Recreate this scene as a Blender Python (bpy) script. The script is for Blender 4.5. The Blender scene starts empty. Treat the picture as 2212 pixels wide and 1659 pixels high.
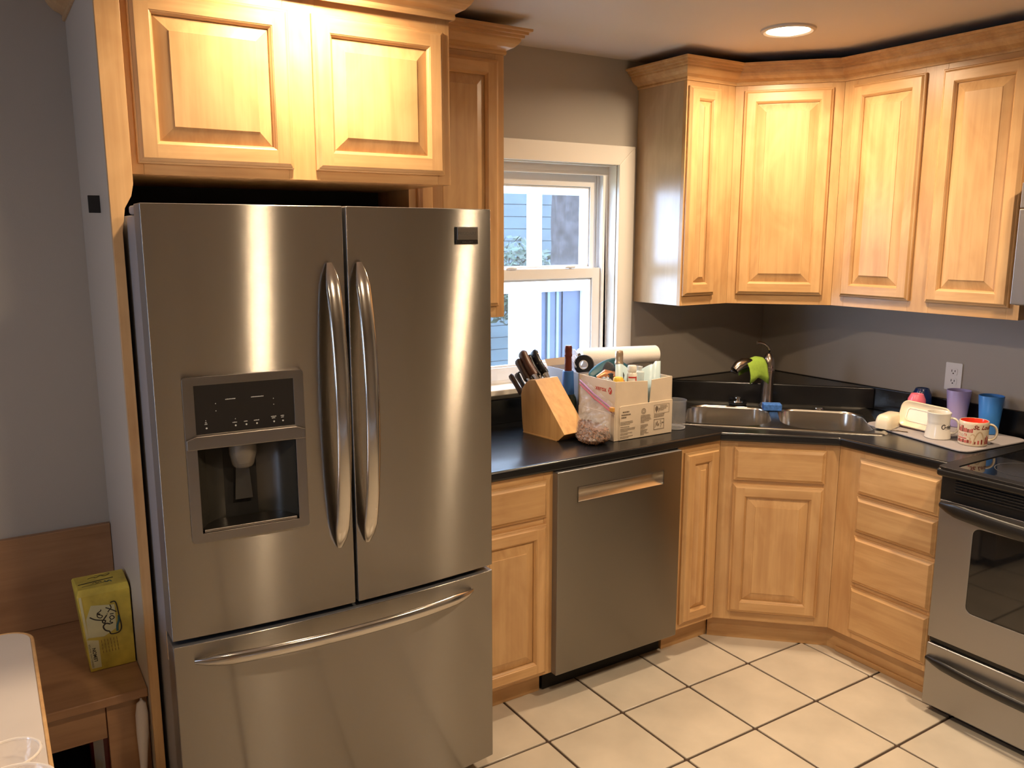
import bpy, bmesh, math, random
from mathutils import Matrix, Vector, noise
from mathutils.geometry import tessellate_polygon
PI = math.pi
random.seed(7)
C = bpy.context.scene.collection
SC = bpy.context.scene

# ------------------------------------------------------------------ camera
cam = bpy.data.cameras.new('camera'); cam.sensor_width = 36.0; cam.lens = 1802.63 / 2212 * 36.0
cam.clip_start = 0.05; cam.clip_end = 200
camo = bpy.data.objects.new('camera', cam); C.objects.link(camo)
camo.location = (-3.4074, -2.9311, 1.6949)
camo.rotation_euler = (math.radians(90 - 10.137), math.radians(0.0), math.radians(-32.5404))
SC.camera = camo
# ------------------------------------------------------------------ world, exposure
SC.view_settings.view_transform = 'Standard'; SC.view_settings.look = 'None'
SC.view_settings.gamma = 1.0; SC.view_settings.use_curve_mapping = False
SC.view_settings.exposure = 0.0
try: SC.display_settings.display_device = 'sRGB'
except Exception: pass
w = bpy.data.worlds.new('daylight_sky'); SC.world = w; w.use_nodes = True
bg = w.node_tree.nodes['Background']
bg.inputs[0].default_value = (0.52, 0.70, 1.0, 1); bg.inputs[1].default_value = 15
CZ = 2.4357                                   # ceiling height
LIGHTS = [(-0.811, -0.745, 20), (-2.60, -0.825, 18), (-1.00, -2.15, 24), (-2.53, -2.35, 19), (-4.05, -2.3, 9)]
WARM = (1.0, 0.76, 0.51)
SC.cycles.max_bounces = 8; SC.cycles.diffuse_bounces = 4; SC.cycles.glossy_bounces = 4
SC.cycles.transmission_bounces = 8; SC.cycles.transparent_max_bounces = 12
SC.cycles.caustics_reflective = False; SC.cycles.caustics_refractive = False
SC.cycles.sample_clamp_indirect = 6.0; SC.cycles.use_denoising = True

# ------------------------------------------------------------------ materials
def nt(name):
    m = bpy.data.materials.new(name); m.use_nodes = True
    t = m.node_tree; return m, t, t.nodes['Principled BSDF']
def setp(b, **k):
    mp = dict(rough='Roughness', metal='Metallic', spec='Specular IOR Level', trans='Transmission Weight', ior='IOR', alpha='Alpha',
              coat='Coat Weight', coatr='Coat Roughness', aniso='Anisotropic', anrot='Anisotropic Rotation', sss='Subsurface Weight', sheen='Sheen Weight')
    for a, v in k.items(): b.inputs[mp[a]].default_value = v
def col(c): return (c[0], c[1], c[2], 1)
def srgb(r, g, b):
    f = lambda u: ((u / 255 + .055) / 1.055) ** 2.4 if u / 255 > .04045 else u / 255 / 12.92
    return (f(r), f(g), f(b))
def plain(name, c, rough=.5, bump=0, bscale=200, vary=0, vscale=6, **k):
    m, t, b = nt(name); b.inputs['Base Color'].default_value = col(c); setp(b, rough=rough, **k)
    tc = t.nodes.new('ShaderNodeTexCoord')
    if vary:
        n = t.nodes.new('ShaderNodeTexNoise'); n.inputs['Scale'].default_value = vscale; n.inputs['Detail'].default_value = 4
        t.links.new(tc.outputs['Object'], n.inputs['Vector'])
        r = t.nodes.new('ShaderNodeValToRGB'); r.color_ramp.elements[0].position = .3; r.color_ramp.elements[1].position = .7
        r.color_ramp.elements[0].color = col([x * (1 - vary) for x in c]); r.color_ramp.elements[1].color = col([min(1, x * (1 + vary)) for x in c])
        t.links.new(n.outputs['Fac'], r.inputs[0]); t.links.new(r.outputs[0], b.inputs['Base Color'])
    if bump:
        n = t.nodes.new('ShaderNodeTexNoise'); n.inputs['Scale'].default_value = bscale; n.inputs['Detail'].default_value = 2
        t.links.new(tc.outputs['Object'], n.inputs['Vector'])
        bp = t.nodes.new('ShaderNodeBump'); bp.inputs['Strength'].default_value = bump; bp.inputs['Distance'].default_value = .001
        t.links.new(n.outputs['Fac'], bp.inputs['Height']); t.links.new(bp.outputs[0], b.inputs['Normal'])
    return m
def wood(name, c1, c2, axis, rough=.33, streak=1.0, spec=.5):
    """maple-like grain running along the given axis of the object"""
    m, t, b = nt(name); setp(b, rough=rough, spec=spec)
    tc = t.nodes.new('ShaderNodeTexCoord'); oi = t.nodes.new('ShaderNodeObjectInfo')
    ad = t.nodes.new('ShaderNodeVectorMath'); ad.operation = 'MULTIPLY_ADD'
    cb = t.nodes.new('ShaderNodeCombineXYZ')
    for i in range(3): t.links.new(oi.outputs['Random'], cb.inputs[i])
    ad2 = t.nodes.new('ShaderNodeVectorMath'); ad2.operation = 'MULTIPLY_ADD'
    ad2.inputs[1].default_value = (13.7, 7.3, 9.1)
    t.links.new(cb.outputs[0], ad2.inputs[0]); t.links.new(tc.outputs['Object'], ad2.inputs[2])
    def mapped(s_long, s_cross):
        mp = t.nodes.new('ShaderNodeMapping'); s = [s_cross] * 3; s[axis] = s_long
        mp.inputs['Scale'].default_value = s; t.links.new(ad2.outputs[0], mp.inputs[0]); return mp
    n1 = t.nodes.new('ShaderNodeTexNoise'); n1.inputs['Scale'].default_value = 1; n1.inputs['Detail'].default_value = 5; n1.inputs['Distortion'].default_value = .6
    t.links.new(mapped(1.8, 38).outputs[0], n1.inputs['Vector'])
    n2 = t.nodes.new('ShaderNodeTexNoise'); n2.inputs['Scale'].default_value = 1; n2.inputs['Detail'].default_value = 3; n2.inputs['Distortion'].default_value = 1.2
    t.links.new(mapped(3.6, 9).outputs[0], n2.inputs['Vector'])
    n3 = t.nodes.new('ShaderNodeTexNoise'); n3.inputs['Scale'].default_value = 1; n3.inputs['Detail'].default_value = 3
    t.links.new(mapped(5, 160).outputs[0], n3.inputs['Vector'])
    a = t.nodes.new('ShaderNodeMath'); a.operation = 'MULTIPLY_ADD'; a.inputs[1].default_value = .45 * streak
    t.links.new(n1.outputs['Fac'], a.inputs[0])
    a2 = t.nodes.new('ShaderNodeMath'); a2.operation = 'MULTIPLY'; a2.inputs[1].default_value = .55
    t.links.new(n2.outputs['Fac'], a2.inputs[0]); t.links.new(a2.outputs[0], a.inputs[2])
    a3 = t.nodes.new('ShaderNodeMath'); a3.operation = 'MULTIPLY_ADD'; a3.inputs[1].default_value = .12
    t.links.new(n3.outputs['Fac'], a3.inputs[0]); t.links.new(a.outputs[0], a3.inputs[2])
    r = t.nodes.new('ShaderNodeValToRGB'); r.color_ramp.elements[0].position = .40; r.color_ramp.elements[1].position = .70
    r.color_ramp.elements[0].color = col(c1); r.color_ramp.elements[1].color = col(c2)
    t.links.new(a3.outputs[0], r.inputs[0])
    hs = t.nodes.new('ShaderNodeHueSaturation'); mr = t.nodes.new('ShaderNodeMapRange')
    mr.inputs[3].default_value = .90; mr.inputs[4].default_value = 1.07
    t.links.new(oi.outputs['Random'], mr.inputs[0]); t.links.new(mr.outputs[0], hs.inputs['Value'])
    t.links.new(r.outputs[0], hs.inputs['Color']); t.links.new(hs.outputs[0], b.inputs['Base Color'])
    return m
def steel(name, c, rough, along, aniso=.0, scale=900, bump=.05, fan=0):
    """brushed metal, brush lines along the given axis"""
    m, t, b = nt(name); b.inputs['Base Color'].default_value = col(c); setp(b, rough=rough, metal=1.0, aniso=aniso)
    tc = t.nodes.new('ShaderNodeTexCoord'); mp = t.nodes.new('ShaderNodeMapping')
    s = [scale] * 3; s[along] = scale / 60; mp.inputs['Scale'].default_value = s
    t.links.new(tc.outputs['Object'], mp.inputs[0])
    n = t.nodes.new('ShaderNodeTexNoise'); n.inputs['Scale'].default_value = 1; n.inputs['Detail'].default_value = 2
    t.links.new(mp.outputs[0], n.inputs['Vector'])
    mr = t.nodes.new('ShaderNodeMapRange'); mr.inputs[3].default_value = rough * .85; mr.inputs[4].default_value = rough * 1.2
    if bump: t.links.new(n.outputs['Fac'], mr.inputs[0]); t.links.new(mr.outputs[0], b.inputs['Roughness'])
    bp = t.nodes.new('ShaderNodeBump'); bp.inputs['Strength'].default_value = bump; bp.inputs['Distance'].default_value = .0004
    t.links.new(n.outputs['Fac'], bp.inputs['Height']); t.links.new(bp.outputs[0], b.inputs['Normal'])
    if aniso:
        tg = t.nodes.new('ShaderNodeTangent'); tg.direction_type = 'RADIAL'; tg.axis = 'Z'; b.inputs['Anisotropic Rotation'].default_value = .25
        t.links.new(tg.outputs[0], b.inputs['Tangent'])
    if fan:                                   # brush scratches tip the surface normals up and down, never sideways
        mp2 = t.nodes.new('ShaderNodeMapping'); mp2.inputs['Scale'].default_value = (60000, 60000, 60000); t.links.new(tc.outputs['Object'], mp2.inputs[0])
        n2 = t.nodes.new('ShaderNodeTexWhiteNoise'); t.links.new(mp2.outputs[0], n2.inputs['Vector'])
        m_ = t.nodes.new('ShaderNodeMath'); m_.operation = 'MULTIPLY_ADD'; m_.inputs[1].default_value = fan; m_.inputs[2].default_value = -fan / 2; t.links.new(n2.outputs['Value'], m_.inputs[0])
        cz = t.nodes.new('ShaderNodeCombineXYZ'); t.links.new(m_.outputs[0], cz.inputs[2])
        va = t.nodes.new('ShaderNodeVectorMath'); va.operation = 'ADD'; t.links.new(bp.outputs[0], va.inputs[0]); t.links.new(cz.outputs[0], va.inputs[1])
        vn = t.nodes.new('ShaderNodeVectorMath'); vn.operation = 'NORMALIZE'; t.links.new(va.outputs[0], vn.inputs[0]); t.links.new(vn.outputs[0], b.inputs['Normal'])
    return m
def clear(name, c, alpha, rough=.08, wrinkle=0):
    """thin clear plastic or glass sheet: mostly see-through with a gloss"""
    m, t, b = nt(name); b.inputs['Base Color'].default_value = col(c); setp(b, rough=rough, alpha=alpha, spec=.8)
    if wrinkle:
        tc = t.nodes.new('ShaderNodeTexCoord'); n = t.nodes.new('ShaderNodeTexNoise'); n.inputs['Scale'].default_value = 22; n.inputs['Detail'].default_value = 3; n.inputs['Distortion'].default_value = 1.5
        t.links.new(tc.outputs['Object'], n.inputs['Vector']); bp = t.nodes.new('ShaderNodeBump'); bp.inputs['Strength'].default_value = 1; bp.inputs['Distance'].default_value = wrinkle
        t.links.new(n.outputs['Fac'], bp.inputs['Height']); t.links.new(bp.outputs[0], b.inputs['Normal'])
        r = t.nodes.new('ShaderNodeMapRange'); r.inputs[1].default_value = .35; r.inputs[2].default_value = .7; r.inputs[3].default_value = alpha * .3; r.inputs[4].default_value = alpha * 1.9
        t.links.new(n.outputs['Fac'], r.inputs[0]); t.links.new(r.outputs[0], b.inputs['Alpha'])
    return m
def emit(name, c, s):
    m, t, b = nt(name); b.inputs['Base Color'].default_value = (0, 0, 0, 1)
    b.inputs['Emission Color'].default_value = col(c); b.inputs['Emission Strength'].default_value = s; return m

W1, W2 = (0.50, 0.278, 0.115), (0.665, 0.415, 0.190)
WV = wood('maple_vertical', W1, W2, 2); WH = wood('maple_horizontal', W1, W2, 0); WD = wood('maple_depthwise', W1, W2, 1)
WSIDE = wood('maple_veneer_end_panel', (0.46, 0.33, 0.20), (0.58, 0.43, 0.27), 2, rough=.23, streak=.6, spec=.9)
BENCH = wood('bench_wood', (0.27, 0.135, 0.062), (0.37, 0.20, 0.098), 0, rough=.35)
BLOCKW = wood('knife_block_wood', (0.52, 0.28, 0.10), (0.68, 0.40, 0.16), 2, rough=.4)
WALL = plain('greige_wall_paint', (0.385, 0.345, 0.295), .55, bump=.25, bscale=350)
CEIL = plain('ceiling_paint', (0.60, 0.53, 0.475), .7, bump=.3, bscale=250)
PANELW = plain('white_panel_paint', (0.56, 0.49, 0.405), .45)
TRIM = plain('white_trim_paint', (0.78, 0.73, 0.66), .35)
VINYL = plain('white_vinyl', (0.80, 0.78, 0.76), .3)
TILE = plain('cream_floor_tile', (0.60, 0.535, 0.44), .26, vary=.10, vscale=5, spec=.45)
GROUT = plain('dark_brown_grout', (0.055, 0.030, 0.018), .8)
BLAM = plain('black_laminate', (0.008, 0.008, 0.009), .22, bump=.06, bscale=500, spec=.45)
BLK = plain('black_plastic', (0.010, 0.009, 0.008), .35)
BLKG = plain('black_glass', (0.006, 0.006, 0.007), .04, spec=.9)
BLKM = plain('matte_black', (0.008, 0.007, 0.006), .8)
SSF = steel('fridge_brushed_steel', (0.32, 0.295, 0.262), .20, 0, aniso=1.0, bump=0, fan=.9)
SSD = steel('dishwasher_steel', (0.27, 0.25, 0.22), .28, 0, aniso=.9, bump=0, fan=.6)
SSO = steel('oven_steel', (0.38, 0.37, 0.36), .36, 1, aniso=.3)
SSS = steel('sink_steel', (0.62, 0.58, 0.52), .20, 0, bump=.02)
HND = steel('handle_steel', (0.52, 0.49, 0.45), .17, 2, bump=.01)
NICK = steel('faucet_nickel', (0.42, 0.36, 0.31), .22, 2, bump=.01)
CHR = plain('chrome', (0.8, 0.8, 0.8), .06, metal=1.0)
DISPM = plain('dispenser_trim_metal', (0.25, 0.225, 0.20), .32, metal=1.0)
DGREY = plain('dispenser_cavity', (0.035, 0.032, 0.025), .22)
CASE = plain('fridge_side_grey', (0.33, 0.32, 0.33), .45, bump=.4, bscale=600)
WHT = plain('white_ceramic', (0.74, 0.70, 0.62), .15)
CREAM = plain('cream_plastic', (0.80, 0.70, 0.52), .3)
INK = plain('black_ink', (0.012, 0.010, 0.010), .5)
GINK = plain('grey_ink', (0.12, 0.11, 0.10), .5)
LBL = plain('pale_grey_print', (0.55, 0.55, 0.52), .5)
GLASSM = clear('window_glass', (.9, .95, 1), .06, .02)

# ------------------------------------------------------------------ mesh builder
MW = {}
class MB:
    def __init__(s): s.v = []; s.f = []; s.m = []; s.s = []
    def add(s, vs, fs, mi=0, sm=False):
        o = len(s.v); s.v += [tuple(x) for x in vs]
        for f in fs: s.f.append([i + o for i in f]); s.m.append(mi); s.s.append(sm)
        return s
    def box(s, x0, x1, y0, y1, z0, z1, mi=0):
        vs = [(x, y, z) for x in (x0, x1) for y in (y0, y1) for z in (z0, z1)]
        return s.add(vs, [(0, 1, 3, 2), (4, 6, 7, 5), (0, 4, 5, 1), (2, 3, 7, 6), (0, 2, 6, 4), (1, 5, 7, 3)], mi)
    def prism(s, poly, z0, z1, mi=0, M=None, sm=False):
        """poly in xy (any winding), extruded in z; M maps afterwards"""
        n = len(poly); a = sum(poly[i][0] * poly[(i + 1) % n][1] - poly[(i + 1) % n][0] * poly[i][1] for i in range(n))
        if a < 0: poly = poly[::-1]
        vs = [(p[0], p[1], z0) for p in poly] + [(p[0], p[1], z1) for p in poly]
        if M is not None: vs = [tuple(M @ Vector(p)) for p in vs]
        s.add(vs, [list(range(n))[::-1], list(range(n, 2 * n))], mi)
        o = len(s.v) - 2 * n
        for i in range(n):
            j = (i + 1) % n; s.f.append([o + i, o + j, o + n + j, o + n + i]); s.m.append(mi); s.s.append(sm)
        return s
    def loft(s, rings, closed=True, caps=True, mi=0, sm=True):
        n = len(rings[0]); o = len(s.v)
        for r in rings: s.v += [tuple(p) for p in r]
        for k in range(len(rings) - 1):
            for i in range(n if closed else n - 1):
                j = (i + 1) % n
                s.f.append([o + k * n + i, o + k * n + j, o + (k + 1) * n + j, o + (k + 1) * n + i]); s.m.append(mi); s.s.append(sm)
        if caps:
            s.f.append([o + i for i in range(n)][::-1]); s.m.append(mi); s.s.append(False)
            s.f.append([o + (len(rings) - 1) * n + i for i in range(n)]); s.m.append(mi); s.s.append(False)
        return s
    def tube(s, path, rad, n=12, flat=1.0, up=(0, 0, 1), mi=0, caps=True):
        """rad: number or list; flat scales the section along the 'up' side direction"""
        P = [Vector(p) for p in path]; R = rad if isinstance(rad, (list, tuple)) else [rad] * len(P); rings = []
        U = Vector(up)
        for i, p in enumerate(P):
            t = (P[min(i + 1, len(P) - 1)] - P[max(i - 1, 0)]).normalized()
            a = t.cross(U)
            if a.length < 1e-4: a = t.cross(Vector((1, 0, 0)))
            a.normalize(); b = a.cross(t).normalized()
            r = R[i]; rx, ry = (r if isinstance(r, (tuple, list)) else (r, r * flat))
            rings.append([p + a * (rx * math.cos(2 * PI * k / n)) + b * (ry * math.sin(2 * PI * k / n)) for k in range(n)])
        return s.loft(rings, True, caps, mi)
    def lathe(s, prof, c=(0, 0, 0), n=32, mi=0, sm=True, M=None):
        rings = []
        for r, z in prof:
            rr = max(r, 1e-5)
            rings.append([Vector((c[0] + rr * math.cos(2 * PI * k / n), c[1] + rr * math.sin(2 * PI * k / n), c[2] + z)) for k in range(n)])
        if M is not None: rings = [[M @ p for p in r] for r in rings]
        return s.loft(rings, True, False, mi, sm)
    def sphere(s, c, r, sz=1.0, n=12, mi=0):
        return s.lathe([(r * math.sin(PI * k / 8), -r * sz * math.cos(PI * k / 8)) for k in range(9)], c, n, mi)
    def build(s, name, mats, parent=None, bevel=0, seg=2, world=False, ang=40, solid=0, sub=0):
        if not isinstance(mats, (list, tuple)): mats = [mats]
        vs = s.v
        if world and parent is not None:
            I = MW[parent].inverted(); vs = [tuple(I @ Vector(p)) for p in vs]
        me = bpy.data.meshes.new(name); me.from_pydata(vs, [], s.f)
        for m in mats: me.materials.append(m)
        for p, mi, sm in zip(me.polygons, s.m, s.s): p.material_index = mi; p.use_smooth = sm
        bm = bmesh.new(); bm.from_mesh(me); bmesh.ops.remove_doubles(bm, verts=bm.verts, dist=1e-6)
        bmesh.ops.recalc_face_normals(bm, faces=bm.faces); bm.to_mesh(me); bm.free(); me.update()
        if any(s.s): me.set_sharp_from_angle(angle=math.radians(38))
        o = bpy.data.objects.new(name, me); C.objects.link(o)
        if parent is not None: o.parent = parent; MW[o] = MW[parent]
        else: MW[o] = Matrix()
        if solid: md = o.modifiers.new('thick', 'SOLIDIFY'); md.thickness = solid; md.offset = 0
        if bevel:
            md = o.modifiers.new('bevel', 'BEVEL'); md.width = bevel; md.segments = seg; md.limit_method = 'ANGLE'; md.angle_limit = math.radians(ang); md.harden_normals = True
        if sub: md = o.modifiers.new('sub', 'SUBSURF'); md.levels = sub; md.render_levels = sub
        return o
def thing(name, label, cat, loc=(0, 0, 0), rotz=0, group=None, kind=None):
    o = bpy.data.objects.new(name, None); C.objects.link(o); o.empty_display_size = .05
    o.location = loc; o.rotation_euler = (0, 0, rotz); MW[o] = Matrix.Translation(loc) @ Matrix.Rotation(rotz, 4, 'Z')
    o['label'] = label; o['category'] = cat
    if group: o['group'] = group
    if kind: o['kind'] = kind
    return o
def struct(o, label=None):
    o['kind'] = 'structure'
    if label: o['label'] = label
    return o
def tag(o, label, cat, group=None, kind=None):
    """a thing that is one mesh: move its origin to its base and describe it"""
    if o.parent is None and o.type == 'MESH' and o.data.vertices:
        vs = [v.co for v in o.data.vertices]
        c = Vector((sum(v.x for v in vs) / len(vs), sum(v.y for v in vs) / len(vs), min(v.z for v in vs)))
        for v in o.data.vertices: v.co -= c
        o.location = c; MW[o] = Matrix.Translation(c)
    o['label'] = label; o['category'] = cat
    if group: o['group'] = group
    if kind: o['kind'] = kind
    return o
def text_mesh(s, size, shear=0, off=0, align='LEFT', space=1.0):
    cu = bpy.data.curves.new('lettering', 'FONT'); cu.body = s; cu.size = size; cu.shear = shear; cu.offset = off
    cu.align_x = align; cu.space_character = space; cu.resolution_u = 3
    o = bpy.data.objects.new('lettering', cu); me = bpy.data.meshes.new_from_object(o)
    vs = [v.co.copy() for v in me.vertices]; fs = [list(p.vertices) for p in me.polygons]
    bpy.data.objects.remove(o); bpy.data.meshes.remove(me); bpy.data.curves.remove(cu)
    return vs, fs
def text(mb, s, size, M, mi=0, wrap=None, **k):
    """flat lettering; M takes text plane (x right, y up, z out) to the target; wrap=R bends it round a vertical cylinder"""
    vs, fs = text_mesh(s, size, **k)
    if wrap: vs = [Vector((wrap * math.sin(v.x / wrap), v.y, wrap * math.cos(v.x / wrap))) for v in vs]
    mb.add([M @ v for v in vs], fs, mi); return mb
def frame(o, ex, ey):
    ex = Vector(ex).normalized(); ey = Vector(ey).normalized(); ez = ex.cross(ey)
    return Matrix(((ex.x, ey.x, ez.x, o[0]), (ex.y, ey.y, ez.y, o[1]), (ex.z, ey.z, ez.z, o[2]), (0, 0, 0, 1)))
def stroke(mb, pts, w, M, mi=0, wrap=None):
    """flat pen stroke through 2-D points, smoothed"""
    P = [Vector((p[0], p[1])) for p in pts]; Q = []
    for i in range(len(P) - 1):
        p0, p1, p2, p3 = P[max(i - 1, 0)], P[i], P[i + 1], P[min(i + 2, len(P) - 1)]
        for k in range(5):
            t = k / 5; Q.append(.5 * ((2 * p1) + (p2 - p0) * t + (2 * p0 - 5 * p1 + 4 * p2 - p3) * t * t + (3 * p1 - p0 - 3 * p2 + p3) * t ** 3))
    Q.append(P[-1]); L = []
    for i, q in enumerate(Q):
        d = (Q[min(i + 1, len(Q) - 1)] - Q[max(i - 1, 0)]); d = d.normalized() if d.length > 0 else Vector((1, 0))
        nn = Vector((-d.y, d.x)) * w / 2
        for s_ in (q + nn, q - nn): L.append(Vector((s_.x, s_.y, 0)))
    if wrap: L = [Vector((wrap * math.sin(v.x / wrap), v.y, wrap * math.cos(v.x / wrap))) for v in L]
    mb.add([M @ v for v in L], [(2 * i, 2 * i + 1, 2 * i + 3, 2 * i + 2) for i in range(len(Q) - 1)], mi); return mb
def rrect(x0, x1, y0, y1, r, n=6):
    o = []
    for cx, cy, a in ((x1 - r, y1 - r, 0), (x0 + r, y1 - r, 90), (x0 + r, y0 + r, 180), (x1 - r, y0 + r, 270)):
        for k in range(n + 1): t = math.radians(a + 90 * k / n); o.append((cx + r * math.cos(t), cy + r * math.sin(t)))
    return o
def tess(mb, loops, f3, mi=0, sm=False):
    """fill outer loop with holes (2-D points) and map through f3"""
    bm = bmesh.new(); es = []
    for l in loops:
        q = [p for i, p in enumerate(l) if (Vector(p) - Vector(l[i - 1])).length > 1e-6]
        vs = [bm.verts.new((p[0], p[1], 0)) for p in q]
        for i in range(len(vs)): es.append(bm.edges.new((vs[i - 1], vs[i])))
    bmesh.ops.triangle_fill(bm, use_beauty=True, use_dissolve=False, edges=es, normal=(0, 0, 1))
    bm.verts.index_update()
    mb.add([f3(v.co) for v in bm.verts], [[v.index for v in f.verts] for f in bm.faces], mi, sm); bm.free()
# ================================================================== room shell
XL, YF = -5.3, -4.9
WX0, WX1, WZ0, WZ1 = -1.77, -0.99, 1.06, 1.994         # kitchen window opening
b = MB(); b.box(XL, WX0, 0, .15, -.06, CZ + .3); b.box(WX1, .15, 0, .15, -.06, CZ + .3); b.box(WX0, WX1, 0, .15, -.06, WZ0); b.box(WX0, WX1, 0, .15, WZ1, CZ + .3)
struct(b.build('wall_back', WALL), 'greige painted wall with the kitchen window')
struct(MB().box(0, .15, YF, 0, -.06, CZ + .3).build('wall_right', WALL), 'greige painted wall behind sink and stove')
b = MB(); b.box(XL - .15, XL, YF, -1.95, -.06, CZ + .3); b.box(XL - .15, XL, -1.25, .15, -.06, CZ + .3); b.box(XL - .15, XL, -1.95, -1.25, -.06, .95); b.box(XL - .15, XL, -1.95, -1.25, 1.7, CZ + .3)
struct(b.build('wall_left', WALL))
b = MB(); b.box(XL - .15, .15, YF - .15, YF, 0, CZ + .3)
struct(b.build('wall_front', WALL))
# ceiling with round holes for the recessed lamps
RL = .078
outer = [(XL, YF), (0, YF), (0, 0), (XL, 0)]
holes = [[(lx + RL * math.cos(2 * PI * k / 32), ly + RL * math.sin(2 * PI * k / 32)) for k in range(32)] for lx, ly, _ in LIGHTS]
b = MB(); tess(b, [outer] + holes, lambda p: (p.x, p.y, CZ)); tess(b, [outer], lambda p: (p.x, p.y, CZ + .25))
struct(b.build('ceiling', CEIL), 'painted ceiling')
floor = struct(MB().box(XL, 0, YF, 0, -.05, -.006).build('floor', GROUT), 'cream tile floor with dark brown grout')
# floor tiles, one object each, shared mesh
TS, TX, TY = .3262, -.9374, -.8231; hw = (TS - .0100) / 2
b = MB(); r0 = rrect(-hw, hw, -hw, hw, .003, 1)
b.loft([[(x, y, -.009) for x, y in r0], [(x, y, -.0018) for x, y in r0], [(x * .991, y * .991, 0) for x, y in r0]], True, False)
b.add([(x * .991, y * .991, 0) for x, y in r0], [list(range(len(r0)))])
t0 = b.build('tile', TILE, floor); first = True
for i in range(-14, 3):
    for j in range(-13, 3):
        x = TX + (i + .5) * TS; y = TY + (j + .5) * TS
        if x + hw > .0 or x - hw < XL or y + hw > 0 or y - hw < YF: continue
        t = t0 if first else t0.copy()
        if not first: C.objects.link(t); t.parent = floor
        first = False; t.location = (x, y, random.uniform(-.0004, .0004)); t.rotation_euler = (0, 0, random.choice((0, PI / 2, PI, -PI / 2)))
# recessed lamps
BULB = emit('lamp_glow', (1.0, .80, .52), 14); RING = plain('lamp_trim_white', (.55, .48, .42), .4)
for k, (lx, ly, pw) in enumerate(LIGHTS):
    lab = ['lit recessed ceiling light above the corner sink', 'lit recessed ceiling light in front of the fridge cabinet', 'lit recessed ceiling light above the floor by the stove',
           'lit recessed ceiling light above the middle of the floor', 'lit recessed ceiling light above the table'][k]
    t = thing('ceiling_light', lab, 'ceiling light', (lx, ly, CZ - .012), 0, 'recessed ceiling lights')
    b = MB(); b.lathe([(.076, .10), (.076, .012), (.079, .006), (.088, .002), (.097, .006), (.099, .012), (.076, .013)], n=40); b.build('trim_ring', RING, t)
    b = MB(); b.lathe([(0, -.006), (.03, -.005), (.055, .001), (.070, .012), (.0745, .02)], n=32); b.build('bulb', BULB, t)
    ld = bpy.data.lights.new('lamp_beam', 'AREA'); ld.shape = 'DISK'; ld.size = .13; ld.energy = pw; ld.color = WARM; ld.spread = math.radians(165)
    lo = bpy.data.objects.new('lamp_beam', ld); C.objects.link(lo); lo.location = (lx, ly, CZ - .024)
# portals that guide daylight through the two windows
for loc, rot, sx, sy in (((-1.38, .17, 1.53), (PI / 2, 0, 0), .8, .95), ((XL - .17, -1.60, 1.32), (PI / 2, 0, PI / 2), .7, .75)):
    ld = bpy.data.lights.new('window_portal', 'AREA'); ld.shape = 'RECTANGLE'; ld.size = sx; ld.size_y = sy; ld.cycles.is_portal = True
    lo = bpy.data.objects.new('window_portal', ld); C.objects.link(lo); lo.location = loc
    d = Vector((0, -1, 0)) if loc[1] > 0 else Vector((1, 0, 0)); lo.rotation_euler = d.to_track_quat('-Z', 'Z').to_euler()

# ------------------------------------------------------------------ kitchen window
wn = bpy.data.objects.new('window_1', None); C.objects.link(wn); wn.location = (-1.38, 0, WZ0); wn['kind'] = 'structure'; wn['label'] = 'white double-hung window above the counter'
MW[wn] = Matrix.Translation((-1.38, 0, WZ0))
def casing_side(x0, x1, z0, z1, mitre):
    return MB().box(x0, x1, -.019, 0, z0, z1)
b = MB()
b.prism([(WX1, 1.065), (WX1 + .088, 1.065), (WX1 + .088, WZ1 + .082), (WX1, WZ1)], 0, .019, M=frame((0, 0, 0), (1, 0, 0), (0, 0, 1)))
b.build('casing', TRIM, wn, bevel=.003, world=True)
b = MB(); b.prism([(WX0, 1.065), (WX0 - .088, 1.065), (WX0 - .088, WZ1 + .082), (WX0, WZ1)], 0, .019, M=frame((0, 0, 0), (1, 0, 0), (0, 0, 1)))
b.build('casing', TRIM, wn, bevel=.003, world=True)
b = MB(); b.prism([(WX0, WZ1), (WX1, WZ1), (WX1 + .088, WZ1 + .082), (WX0 - .088, WZ1 + .082)], 0, .019, M=frame((0, 0, 0), (1, 0, 0), (0, 0, 1)))
b.build('casing', TRIM, wn, bevel=.003, world=True)
b = MB(); b.box(WX1 - .004, WX1 + .006, .0, .15, WZ0, WZ1); b.box(WX0 - .006, WX0 + .004, 0, .15, WZ0, WZ1); b.box(WX0, WX1, 0, .15, WZ1 - .004, WZ1 + .006)
b.build('jamb', TRIM, wn, bevel=.001, world=True)
b = MB(); b.box(WX0 - .09, WX1 + .10, -.055, .15, 1.040, 1.066); b.build('stool', TRIM, wn, bevel=.006, seg=3, world=True)
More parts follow.
